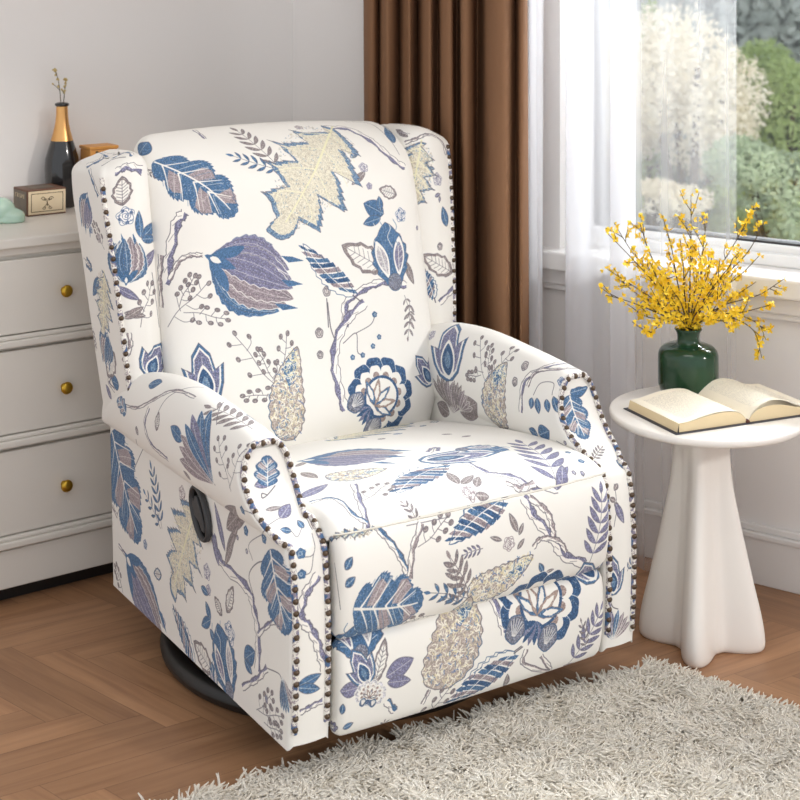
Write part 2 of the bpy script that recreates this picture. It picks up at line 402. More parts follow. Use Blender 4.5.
def m_oak(C, f, w, c, L):
    t = np.linspace(0, 1, 150); lob = 4.6; fr = (t*lob) % 1; tooth = np.where(fr < .62, fr/.62, (1-fr)/.38); fine = (t*34) % 1
    w *= .95; b = np.sin(PI*t**.8)**.6*w/2*(.34+.66*tooth**.8)*(.91+.13*fine); sh = .10*tooth
    up = np.stack([t+sh*.6, b], 1); dn = np.stack([t+sh*.6, -np.roll(b, 8)], 1)[::-1]; O = np.vstack([up, dn])
    C.fill(f(O), STEEL if c == 'y' else INK['b'], .45, .85); cc = (218, 212, 194) if c == 'y' else STEEL
    I = O.copy(); I[:, 1] *= .82; I[:, 0] = .5+(I[:, 0]-.5)*.94; C.fill(f(I), cc, .18, .97)
    rs = C.rs
    for _ in range(int(160+L*2600)):       # tan flecks
        x = rs.uniform(.06, .92); y = rs.uniform(-.36, .36)*w*math.sin(PI*x**.75)**.6; a = rs.uniform(0, 2*PI); l = .0035/L
        C.line(f([(x, y), (x+l*math.cos(a), y+l*math.sin(a))]), .0011, (172, 160, 142) if rs.random() < .62 else STEEL if rs.random() < .6 else (240, 237, 226), alpha=.8)
    C.line(f([(-.03, 0), (.5, .012), (.93, 0)]), .0045*min(1.3, L/.13), (228, 224, 190), .6)
    for k in range(4):
        for s_ in (-1, 1):
            x = .10+k*.2; C.line(f(smooth([(x, 0), (x+.08, s_*w*.18), (x+.17, s_*w*.36*math.sin(PI*(x+.15)**.8)**.7)], 3)), .0024, (232, 228, 200), .5)
    C.line(f(np.vstack([O, O[:1]])), .0009, LINE, alpha=.9)
def m_banana(C, f, w, c, L):
    t = np.linspace(0, 1, 60); b = np.sin(PI*t**.62)**.7*w/2; bd = .07*np.sin(PI*t); n_ = 1+.05*np.sin(t*60)
    O = np.vstack([np.stack([t, b*n_+bd], 1), np.stack([t, -b*n_+bd], 1)[::-1]])
    C.fill(f(O), (176, 164, 156), .35, .97); rs = C.rs
    C.fill(f(np.array([(.55, w*.12), (.75, w*.36), (.95, .05), (.8, -.02)])), INK['b'], .4, .85)
    m = int(140+L*1700)
    for _ in range(m):        # coral-like squiggles
        x = rs.uniform(.04, .95); y = rs.uniform(-.46, .46)*w*math.sin(PI*x**.62)**.7+.07*math.sin(PI*x); a = rs.uniform(0, 2*PI); l = .0048/L; b2 = a+rs.uniform(-1.2, 1.2)
        q = rs.random(); col = (240, 236, 222) if q < .52 else (224, 214, 178) if q < .8 else STEEL if q < .92 else (96, 120, 168)
        C.line(f([(x, y), (x+l*math.cos(a), y+l*math.sin(a)), (x+l*(math.cos(a)+.8*math.cos(b2)), y+l*(math.sin(a)+.8*math.sin(b2)))]), .0016, col, alpha=.95)
    C.line(f(np.vstack([O, O[:1]])), .0014, LINE); C.line(f(O[2:30]), .0016, INK['b'], alpha=.7)
def m_stripe(C, f, w, c, L):
    w *= 1.35
    O = outl(w, 8, .22, 90, 1, .42, .05); C.fill(f(O), BG); n = 9
    for k in range(n):
        x = .04+k/n*.86; hw = w*.5*math.sin(PI*(x+.06)**.8)**.8*.95
        P = np.array([(x-.07, -hw*.85), (x, -hw*.95), (x+.10, .0), (x+.20, hw*.6), (x+.24, hw*1.02), (x+.17, hw*1.0), (x+.09, hw*.5), (x+.02, -.01)])
        C.fill(f(P), (INK['b'], MAUVE, DEEP)[k % 3], .4, .93)
    C.line(f(smooth([(0, 0), (.5, .05), (1, 0)], 6)), .0016, BG); C.line(f(np.vstack([O, O[:1]])), .0013, DEEP, alpha=.85); C.line(f([(-.12, -.02), (.02, 0)]), .0024, LINE)
def m_lotus(C, f, w, c, L):
    P = np.array([(0, -.10), (.10, -.30), (.30, -.42), (.62, -.50), (.52, -.28), (.80, -.22), (1, 0), (.80, .22), (.52, .28), (.62, .50), (.30, .42), (.10, .30), (0, .10)]); P[:, 1] *= w
    C.fill(f(P), INK['b'], .35, .97)
    I = P.copy(); I = (I-(.42, 0))*(.88, .86)+(.42, 0); C.fill(f(I), BG)
    I = (P-(.42, 0))*(.80, .76)+(.42, 0); C.fill(f(I), MAUVE if c != 'b' else (124, 124, 152), .5, .90)
    for y in np.linspace(-.36, .36, 9): C.line(f([(.12, y*w*.7), (.5, y*w), (.78-abs(y)*.6, y*w*.7)]), .0007, DEEP if int(y*20) % 2 else BG, alpha=.6)
    Q = outl(.56*w*1.2, 0, 0, 30)*.62; C.fill(f(Q+(.02, 0)), BG); C.fill(f(shrink(Q, .8)+(.02, 0)), DEEP, .3, .95); C.fill(f(shrink(Q, .42)+(.01, 0)), STEEL, .4, .9)
    C.line(f(np.vstack([P, P[:1]])), .0010, LINE)
def circ(x, y, r, n=22, q=1.0, wob=0, ph=0):
    a = np.linspace(0, 2*PI, n); rr = r*(1+wob*np.sin(a*5+ph)); return np.stack([x+rr*np.cos(a), y+rr*q*np.sin(a)], 1)
def m_rosette(C, f, w, c, L):
    cx = .52; blue = DEEP if c == 'b' else INK['t']; R = [(cx+.40*math.cos(a), .62*w*1.05*math.sin(a)) for a in np.linspace(-2.15, 2.15, 9)]
    C.fill(f(circ(cx, 0, .36, 30, 1)), blue if c == 'b' else (206, 204, 206), .35, .97)
    for x, y in R:
        C.fill(f(circ(x, y, .155, 28, 1, .06, x*9)), blue if c == 'b' else (200, 198, 204), .4, .96); C.line(f(circ(x, y, .155, 28, 1, .06, x*9)), .0012, BG)
    for x, y in R:
        C.fill(f(circ(cx+(x-cx)*.86, y*.86, .098, 20, 1, .05)), BG); C.fill(f(circ(cx+(x-cx)*.74, y*.74, .055, 16)), (158, 140, 134), .3, .95)
    C.fill(f(circ(cx, 0, .30, 36, .95)), DEEP if c == 'b' else (206, 200, 196), .3, .96); C.fill(f(circ(cx, 0, .262, 36, .95)), BG)
    for k in range(5):
        a = -1.2+k*.6; O = outl(.34, 3, .2, 30)*.36; ca, sa = math.cos(a), math.sin(a); Q = np.stack([cx-.16+O[:, 0]*ca-O[:, 1]*sa, O[:, 0]*sa+O[:, 1]*ca], 1)
        C.fill(f(Q), (168, 148, 138) if k % 2 else INK['b'], .3, .9); C.fill(f(shrink(Q, .6)), BG, 0); C.line(f(np.vstack([Q, Q[:1]])), .0010, (140, 120, 114))
    for k in range(7):
        a = -1.0+k*.33+PI; O = outl(.30, 0, 0, 16)*.26; ca, sa = math.cos(a), math.sin(a); C.fill(f(np.stack([.30+O[:, 0]*ca-O[:, 1]*sa, O[:, 0]*sa+O[:, 1]*ca], 1)), DEEP if k % 2 == 0 else (120, 124, 150), .3, .95)
    for s_ in (-1, 1):
        O = circ(.17, s_*.24, .15, 24, .85, .05); C.fill(f(O), (120, 124, 140), .5, .9); C.line(f(O), .0016, DEEP)
        for q in np.linspace(-.9, .9, 6): C.line(f([(.10, s_*.24+.02*q), (.17+.11*math.cos(q), s_*.24+.11*math.sin(q))]), .0013, BG)
def m_bulb(C, f, w, c, L):
    w *= 1.2
    O = outl(w*1.15, 6, .14, 80, 1, .5); C.fill(f(O), INK['b'], .35, .95)
    for s_ in (-1, 1):
        P = (outl(.36, 0, 0, 30, 1, .55)*.62)@np.array([[math.cos(.22*s_), math.sin(.22*s_)], [-math.sin(.22*s_), math.cos(.22*s_)]])+(.16, s_*w*.14)
        C.fill(f(P), BG); C.fill(f(shrink(P, .72)), (182, 178, 184) if s_ > 0 else INK['l'], .35, .9)
        C.line(f([(.2, s_*w*.17), (.7, s_*w*.3)]), .0018, BG)
        for t in np.linspace(.25, .6, 5): C.line(f([(t, s_*w*(.14+.2*t)), (t+.05, s_*w*(.30+.2*t))]), .0010, BG)
        C.line(f(np.vstack([P, P[:1]])), .0010, DEEP)
    C.fill(f(circ(.12, 0, .13, 20, 1)), (120, 124, 140), .5, .85); C.line(f(circ(.12, 0, .13, 20, 1)), .0012, DEEP)
    for k in range(4):
        y = w*(-.3+.2*k); C.line(f(smooth([(.62, y), (.78, y+.06), (.9, y-.02), (1.02, y+.03)], 4)), .0016, BG if k % 2 else STEEL)
    C.line(f(np.vstack([O, O[:1]])), .0010, LINE)
def m_round(C, p, w, kind, c):
    r = w/1000; x, y = p
    F_ = lambda P: P
    if kind == 'r':        # outlined rose
        col = {'b': (96, 116, 150), 'l': (132, 130, 152), 't': (150, 138, 142)}[c]
        for k, q in enumerate((1.0, .8, .58, .36, .16)):
            a = np.linspace(0, 2*PI*.92, 40)+k*1.3; rr = r*q*(1+.12*np.sin(a*(5-k*.5)+k)); P = np.stack([x+rr*np.cos(a)+.1*r*math.sin(k*2), y+rr*np.sin(a)], 1)
            if k == 0: C.fill(P, (236, 233, 230))
            C.line(P, .0011, col, alpha=.95)
        for k in range(7):
            a = k*.9; C.line(np.array([(x+r*.7*math.cos(a), y+r*.7*math.sin(a)), (x+r*.95*math.cos(a+.2), y+r*.95*math.sin(a+.2))]), .0012, col)
        if r > .012:
            for k in range(4):
                a = k*1.5+.4; C.fill(circ(x+r*.75*math.cos(a), y+r*.75*math.sin(a), r*.2, 12), col, .4, .8)
    elif kind == 'd':
        P = circ(x, y, r, 26, 1.15, .05); C.fill(P, (190, 182, 180), .4, .9); C.line(P, .0014, LINE); C.line(circ(x, y+.1*r, r*.6, 20, 1.2), .0011, LINE)
        C.line(np.array([(x-r*.5, y+r), (x, y+r*.3), (x+r*.5, y+r)]), .0012, LINE)
    else:
        P = circ(x, y, r, 20, 1.0, .12); C.fill(P, INK['b'] if c == 'b' else INK['l'], .4, .92); C.line(P, .0009, DEEP if c == 'b' else LINE); C.line(circ(x+.2*r, y, r*.4, 10), .0008, BG, alpha=.5)
def m_branch(C, P, w, c):
    w *= .0021; P = smooth(P, 8); n = len(P); T = np.gradient(P, axis=0); T /= np.linalg.norm(T, axis=1)[:, None]+1e-9; N = np.stack([-T[:, 1], T[:, 0]], 1)
    k = np.arange(n); hw = (w/2*(1+.22*np.sin(k*1.3)+.12*np.sin(k*2.9)))[:, None]
    A = P+N*hw; B = P-N*hw; C.fill(np.vstack([A, B[::-1]]), (240, 236, 230))
    D = P-N*hw*(.1+.35*np.sin(k*.7))[:, None]; C.fill(np.vstack([D, B[::-1]]), INK[c] if c != 't' else (158, 146, 148), .45, .9)
    for E_ in (A, B): C.line(E_, .0014, LINE)
    for q in range(3, n-3, 4): C.line(np.array([A[q]*.8+B[q]*.2, A[q+2]*.5+B[q+2]*.5]), .0009, LINE, alpha=.8)
def draw(C, kind, w, c, P):
    if kind in 'rde': return m_round(C, P[0], w, kind, c)
    if kind == 's': return C.line(smooth(P, 6), w*.0014, BG if c == 'w' else LINE)
    if kind == 'B': return m_branch(C, P, w, c)
    f = frame(P[0], P[1]); L = float(np.hypot(*(np.array(P[1])-np.array(P[0])))); L = max(L, .008)
    {'L': m_leafy, 'l': m_leaf, 'o': m_oleaf, 'T': m_tulip, 'Y': m_lily, 'f': m_fern, 'b': m_berry, 'O': m_oak, 'N': m_banana, 'S': m_stripe, 'W': m_lotus, 'R': m_rosette, 'U': m_bulb}[kind](C, f, w, c, L)
MOTIFS = """
back B 9 l -328,394 -312,453 -292,518 -272,541
back B 4 t -317,403 -293,441 -268,452 -244,451
back B 5 t -343,345 -339,405 -331,453
back L 0.52 b -314,669 -164,532
back l 0.5 b -348,691 -300,748
back B 3 l -184,788 -178,736
back T 0.62 l -232,447 -42,348
back b 0.5 t -331,306 -238,391
back b 0.4 t -294,336 -206,315
back b 0.4 t -302,348 -264,408
back f 0.3 t -43,622 -98,771
back f 0.3 b -44,619 -148,672
back O 0.78 y 142,745 -64,487
back B 8 l 126,750 183,741 222,690 255,630 292,598
back s 1 t 201,788 261,776 279,712 287,636
back l 0.4 b 288,676 310,750
back r 9 t 60,755
back r 11 l 167,610
back r 7 l 172,565
back l 0.4 b 153,646 134,674
back l 0.4 b 142,638 168,654
back l 0.3 t 167,598 126,572
back l 0.6 b 202,500 150,528
back l 0.5 b 194,508 194,540
back l 0.4 b 192,492 143,483
back U 0.52 b 212,330 203,481
back r 15 b 252,492
back l 0.3 t 248,389 267,335
back o 0.42 t 187,378 81,443
back S 0.22 b 96,331 -14,455
back B 7 l 65,269 75,320 127,344 182,352 243,336
back d 9 t 30,349
back s 1.6 t 28,334 24,274
back e 5.5 b 143,286
back f 0.3 t 233,315 247,243
back o 0.5 t 247,538 198,556
back B 9 l 122,314 66,278 32,221 30,150 39,98
back d 9 t 0,265
back d 7 t -4,220
back s 1.6 t 29,325 29,276 34,251
back s 1.2 t 90,253 130,266 144,283
back s 1.2 t 55,236 90,253 88,214 100,206
back e 5.5 b 144,286
back e 5 b 148,237
back e 5 b 129,220
back e 5 b 100,205
back e 5 b 74,204
back f 0.35 t 246,300 226,219
back R 0.62 b 67,65 193,155
back N 0.42 y -101,56 -56,244
back b 0.4 t -96,156 -191,285
back b 0.35 t -95,162 -75,271
back b 0.3 t -105,160 -188,160
back b 0.3 t -109,173 -145,247
back W 0.72 b -260,152 -270,274
armL s 1 t 245,513 310,564
seat O 0.75 y -18,152 212,84
seat T 0.55 l -169,303 -5,430
seat N 0.55 y -204,469 -90,494
seat B 5 l -184,533 -215,606 -234,665
seat B 4 b -288,559 -247,571 -245,636 -229,658
frontL B 3 t -44,418 -43,354
seat b 0.5 t -211,608 -137,569
seat l 0.3 l -292,530 -219,501
seat l 0.3 t -215,394 -215,456
seat l 0.3 t -199,342 -162,318
seat S 0.3 b 6,538 -142,611
seat W 0.55 b -17,494 140,534
seat U 0.5 b 84,468 167,527
seat B 6 l 47,541 55,611 90,634 115,661 174,687
seat B 3 t 77,516 15,540 -44,560
seat r 13 t -14,648
seat l 0.35 t -20,626 -12,579
seat l 0.4 t 7,641 30,618
seat l 0.4 t -4,656 21,660
seat l 0.3 t -15,628 24,610
seat f 0.36 l 168,682 223,481
armR s 0.8 t 124,729 49,739
seat e 5 b 262,589
seat e 6 b 262,629
seat e 4 l 225,653
seat e 4 l 243,657
armR e 4 l 96,725
seat l 0.3 l 171,686 213,632
seat f 0.42 l 244,833 275,696
seat B 8 l 94,685 111,722 148,765 177,804 233,834
seat B 5 t 107,688 139,717 149,744 152,768
seat B 4 t 70,646 93,660 128,657
seat S 0.3 b 42,681 -74,732
seat r 12 t 50,756
seat l 0.3 t 70,739 56,705
seat l 0.35 t 73,745 84,727
seat l 0.35 t 69,769 84,754
seat l 0.25 t 34,747 10,737
seat B 4 t 105,774 122,762 162,773 183,799
seat N 0.42 y -37,830 105,788
seat l 0.4 b 132,826 120,806
seat l 0.3 t 139,828 156,826
seat O 0.4 b -224,679 -307,668
seat L 0.74 b -271,801 -133,821
seat B 5 b -226,666 -202,697 -178,734 -163,773
seat B 5 t -129,688 -153,725 -162,773
seat b 0.4 t -142,724 -73,686
seat f 0.4 t -133,682 -149,635
seat s 0.8 t -158,687 -70,689
seat s 1 t -315,723 -308,762 -299,801
seat l 0.55 b -287,733 -271,715
seat l 0.55 b -288,761 -268,748
seat f 0.38 t -30,835 -82,747
seat f 0.34 b -33,838 -126,805
seat b 0.3 t -94,861 -166,859
seat N 0.55 y -98,1025 -28,835
seat S 0.27 b 70,998 -62,1069
seat S 0.27 b 51,680 -78,732
seat U 0.8 b -249,937 -252,827
seat W 0.8 b -235,979 -266,914
seat R 0.9 w -238,1019 -224,977
seat l 0.5 l -201,975 -146,956
seat l 0.4 l -198,986 -151,993
seat o 0.3 t -224,982 -200,911
seat l 0.6 l -254,979 -293,981
seat B 6 b -198,1019 -178,1044
seat l 0.6 b -287,1022 -285,1003
seat l 0.5 b -280,1049 -261,1042
seat b 0.4 t -126,1094 -67,1028
seat B 3 t -122,1046 -110,1022
seat R 0.62 b 99,1001 167,844
seat B 6 l 20,842 38,925 49,958
seat S 0.27 b 74,1000 -49,1068
seat B 4 t 99,1001 96,1028 165,1064 136,1023
seat f 0.38 l 208,1061 282,960
seat f 0.3 t 243,1037 226,976
seat W 0.9 b 269,914 229,829
seat f 0.35 t -53,841 -82,746
seat f 0.35 b -53,841 -93,820
seat l 0.35 t 64,1069 61,1039
seat l 0.3 t 236,1080 199,1064
armL Y 0.55 l 211,397 349,478
armL l 0.45 b 348,443 404,455
armL s 1 t 208,398 265,413
armL L 0.62 b 802,325 652,139
armL B 4 l 516,465 529,423 497,391 422,384
armL B 3 t 653,438 572,452 501,488 443,521 367,531
armL o 0.45 t 469,428 466,468
armL s 1 t 471,464 454,499 423,532 400,564
armL l 0.5 b 558,511 514,525
armL L 0.6 b 634,419 695,450
armL f 0.3 b 533,203 592,315
armL f 0.3 b 540,201 626,250
armL f 0.35 t 166,552 315,531
armL b 0.45 t 144,406 217,491
armL b 0.45 t 149,410 129,518
armL l 0.18 l 244,254 289,328
armL l 0.28 t 238,297 137,380
armL l 0.2 t 238,256 190,317
armL s 1.2 t 772,158 676,282 593,375
armL s 0.8 t 133,275 144,302 44,364 74,387 107,384
armL e 8 b 159,318
armL e 8 b 89,327
armL e 7 b 108,383
armL e 4 t 193,295
armL e 4 t 156,283
armL B 3 t 772,152 802,167
armL O 0.8 y 371,297 479,101
armL r 14 t 435,301
armL l 0.4 t 326,372 350,382
armL T 0.42 l 723,87 531,-11
armL s 1.2 t 757,91 723,84
armL B 3 l 765,95 723,87
armL b 0.5 t 740,3 783,42
armL r 14 l 322,190
armL r 9 l 315,159
armL l 0.4 b 348,153 315,150
armL S 0.26 b 375,-1 481,64
armL U 0.62 b 219,-4 276,112
armL r 20 b 226,112
armL o 0.4 t 238,146 210,202
armL o 0.5 t 257,133 289,156
armL l 0.5 b 306,107 328,133
armL l 0.4 b 306,107 346,82
armL l 0.6 b 289,75 309,89
armL o 0.45 t 298,12 382,39
armL U 0.5 b 283,-16 302,31
armL B 9 l 296,265 257,228 159,219 129,193 112,153 114,90
armL B 4 l 112,153 66,190 22,212
armL s 1.4 t 66,293 112,278 147,244 126,210
armL L 0.8 b 66,316 6,194
armL l 0.25 l 270,219 302,271
armL l 0.2 t 244,230 205,297
armL l 0.6 b 165,90 124,120
armL l 0.5 b 165,90 135,76
armL B 5 l 173,37 112,78 78,109
armL s 1.2 t 78,109 33,117 22,106
armL Y 0.5 b 22,121 -1,65
armL b 0.4 t 118,21 61,73
armL b 0.4 t 89,12 28,23
armL b 0.3 t 112,23 23,51
armL l 0.5 l 78,48 83,63
frontL L 0.85 b 6,452 -4,502
frontL l 0.35 l 29,456 -11,460
frontL s 1.3 t -8,450 11,437 22,433 20,441 13,438
frontL l 0.5 l 6,389 -23,412
frontL l 0.25 t 24,410 -5,410
frontL s 0.8 t 31,380 11,388 -7,390
frontL l 0.6 b -2,360 15,367
frontL l 0.6 b -26,360 -22,377
frontL s 0.8 t -2,360 -8,347 -23,361
frontL e 8 b -6,318
frontL e 7 b -4,285
frontL s 0.8 t -37,347 -29,313 -5,312
frontL s 0.8 t -29,313 -20,286 -4,284
frontL B 7 l -34,278 -7,250 2,217 -19,188 -33,154 -44,120
frontL l 0.35 b 8,102 -37,113
frontL l 0.35 b 7,100 -35,88
frontL B 4 l 1,56 -18,62 -41,65
frontR L 0.62 b -20,506 -14,416
frontR l 0.5 b -18,510 28,514
frontR s 1.8 w -18,509 24,517
frontR l 0.5 b 36,331 19,354
frontR l 0.6 t 0,309 -10,299
frontR l 0.6 t -10,279 -22,286
frontR l 0.6 t -4,267 -13,276
frontR s 0.8 t -8,310 -8,268 -17,232
frontR l 0.3 l -10,275 7,235
frontR W 0.7 b -18,102 -22,179
frontR s 1.2 t -27,98 -20,80 -6,72
frontR Y 0.9 l -17,12 -6,72
armR W 0.95 b 490,694 530,562
back W 0.8 b 285,111 243,182
armR Y 0.8 t 508,776 497,683
armR Y 0.6 t 479,762 432,700
armR l 0.5 t 479,762 388,718
armR l 0.6 t 520,778 568,767
armR b 0.4 t 338,681 410,586
armR b 0.4 t 339,678 294,581
armR b 0.4 t 374,656 422,667
armR b 0.35 t 341,660 366,594
armR N 0.55 y 327,761 299,610
armR B 5 l 233,698 229,630 190,587 171,543
armR B 3 t 217,639 205,603 157,574 139,542
armR d 8 t 259,641
armR d 9 t 244,602
armR r 9 b 130,597
armR s 1 t 195,651 181,621 146,609 140,634
armR l 0.6 b 198,658 200,682
armR l 0.5 b 183,654 174,686
armR l 0.6 b 154,648 144,674
armR l 0.4 b 135,635 119,667
armR l 0.7 b 185,734 211,728
armR l 0.7 b 180,732 142,713
wingL B 7 b -87,999 -41,1030 -40,1049 45,1036 61,1012
wingL B 8 l 20,985 45,985 85,968
wingL s 1.2 t -16,1011 5,1028 39,1014
wingL o 0.62 t 29,910 34,969
wingL r 18 b 32,886
wingL T 0.75 b 13,749 30,847
wingL l 0.35 b 58,838 61,891
wingL l 0.35 b 59,836 111,861
wingL l 0.35 b 59,835 104,830
wingL l 0.3 l -8,744 36,716
wingL l 0.3 l 50,775 95,809
wingL l 0.3 t 2,692 44,683
wingL l 0.3 t 1,681 42,701
wingL b 0.4 t 31,662 73,742
wingL s 1 t 77,765 79,706 79,654
wingL T 0.55 l -85,935 -141,844
wingL B 5 b -66,992 -42,960 -25,937
wingL b 0.5 t -35,816 -67,868
wingL r 10 t -56,837
wingL O 0.75 y -55,766 -106,634
wingL l 0.3 b -89,749 -142,704
wingL T 0.7 b -80,639 -122,565
wingL l 0.7 b -51,540 -88,540
wingL B 4 l -79,522 -108,533 -85,550
wingL l 0.5 l -105,499 -130,522
wingL W 1.1 b 35,560 80,622
wingR B 3 t 119,966 85,978 55,990 22,989 9,952
wingR b 0.5 t 96,991 131,992
wingR r 10 t 118,990
wingR O 0.85 y 78,969 114,839
wingR r 12 l 44,894
wingR l 0.4 b 72,921 70,936
wingR l 0.4 b 66,916 51,914
wingR l 0.4 l 53,860 38,865
wingR l 0.4 l 39,860 41,848
wingR o 0.42 t 6,689 89,735
wingR S 0.3 b 60,637 91,705
wingR B 6 l 48,627 -1,656
wingR e 6 b -1,592
wingR l 0.4 b 20,795 32,839
wingL B 4 t 6,652 5,624 -15,594
wingL o 0.5 t -54,604 -112,544
"""
ORDER = 'sBfbloYSTUNOLWR'
def filler(C, done, n, small=False):
    """motifs of the same kinds on the cloth the photo does not show"""
    spots = [np.array(q) for q in done]; k = 0
    for _ in range(n*12):
        p = np.array((C.rs.uniform(C.x0, C.x0+C.w), C.rs.uniform(C.y0, C.y0+C.h)))
        if spots and min(np.hypot(*(p-q)) for q in spots) < (.036 if small else .062): continue
        a = C.rs.uniform(0, 2*PI); kd = 'TLOfbSlrUeoY'[int(C.rs.integers(0, 12))]; kd = kd if not small else 'flbreldfbr'[int(C.rs.integers(0, 10))]; L = {'T': .085, 'L': .085, 'O': .09, 'f': .07, 'b': .06, 'S': .07, 'l': .03, 'U': .08, 'o': .04, 'Y': .07}.get(kd, .02)
        if small: L = {'f': .045, 'b': .045, 'l': .022}.get(kd, .02)
        w = {'r': 9 if small else 11, 'e': 4.5, 'd': 7, 'f': .4, 'b': .45, 'S': .28}.get(kd, .5); d = np.array((math.cos(a), math.sin(a)))*L
        draw(C, kd, w, 'y' if kd == 'O' else 'blt'[int(C.rs.integers(0, 3))], [p-d/2, p+d/2]); spots += [p, p-d/2, p+d/2]; k += 1
        if k >= n: break
def make_prints():
    rows = {k: [] for k in PANEL}
    for ln in MOTIFS.strip().splitlines():
        a = ln.split(); P = [tuple(float(q)/1000 for q in s_.split(',')) for s_ in a[4:]]; rows[a[0]].append((a[1], float(a[2]), a[3], P))
    out = {}
    for name in PANEL:
        C = Canvas(name); pts = []
        for kd, w, c, P in rows[name]:
            pts += P
            if len(P) == 2: pts.append(((P[0][0]+P[1][0])/2, (P[0][1]+P[1][1])/2))
        filler(C, pts, {'shell': 40, 'armR': 40, 'armL': 22, 'wingR': 16, 'wingL': 12, 'seat': 2, 'back': 4}.get(name, 0))
        filler(C, pts, {'seat': 34, 'armL': 34, 'armR': 26, 'wingL': 16, 'wingR': 16, 'back': 12, 'frontL': 5, 'frontR': 6}.get(name, 0), True)
        for kd, w, c, P in sorted(rows[name], key=lambda r: ORDER.find(r[0]) if r[0] in ORDER else 2): draw(C, kd, w, c, P)
        out[name] = fabric(name, C.image(name))
    return out
FAB = make_prints()
# ================================================================ THE RECLINER
CT, ST = .847, .532; CANG = math.atan2(ST, CT); CO = Vector((.133, 2.636)); VC = .47
chair = empty('recliner_armchair', 'wingback recliner armchair in cream fabric with blue and mauve floral print and nailhead trim', 'armchair',
              (CO.x-ST*VC, CO.y+CT*VC, 0), CANG)
def L3(u, v, z): return (u, v-VC, z)

def smin(x, a, b): return np.clip((x-a)/(b-a), 0, 1)
def sstep(x, a, b):
    t = smin(x, a, b); return t*t*(3-2*t)

# ---- arms --------------------------------------------------------
AC = .345                                    # arm centre line
ZOFF = 0.0
def zt(v): return float(sm(v, [0, .12, .3, .45, .6, .72, .80, .86], [.572, .588, .604, .610, .592, .550, .510, .490]))+ZOFF*sstep(.9-v, .1, .35)
def vf(z): return float(sm(z, [0, .39, .412, .44, .47, .50, .54, .575, .60, .62], [0, 0, .004, .034, .080, .108, .122, .126, .128, .13]))
def vr(z): return float(sm(z, [0, .085, .40, .50, .65], [.795, .795, .812, .815, .815]))
def arm_sec(v):
    """outer bottom -> over the roll -> inner bottom, list of (u, z) for the right arm"""
    top = zt(v); pts = []
    for z in np.linspace(.085, .415, 12): pts.append((.3765, z))
    zc = .495 if top > .56 else top-.065; hu = top-zc; hl = zc-.418
    a = float(sm(v, [0, .5, .65, .75, .83, .9], [.054, .058, .054, .046, .036, .032]))
    for ph in np.linspace(-.93, 1, 42):
        # outer half and inner half by angle
        th = ph*PI/2
        z = zc+(hu if th > 0 else hl)*np.sign(np.sin(th))*abs(np.sin(th))**.9
        pts.append((max(.3765 if z < .43 else 0, AC+a*abs(np.cos(th))**.85), z))
    for ph in np.linspace(.97, -.93, 40):
        th = ph*PI/2
        z = zc+(hu if th > 0 else hl)*np.sign(np.sin(th))*abs(np.sin(th))**.9
        pts.append((min(.2985 if z < .45 else 9, AC-a*abs(np.cos(th))**.85), z))
    for z in np.linspace(.41, .085, 10): pts.append((.2985, z))
    return pts
ref = arm_sec(.3); acc = [0]
for a_, b_ in zip(ref[:-1], ref[1:]): acc.append(acc[-1]+math.hypot(a_[0]-b_[0], a_[1]-b_[1]))
ARMLEN = acc[-1]
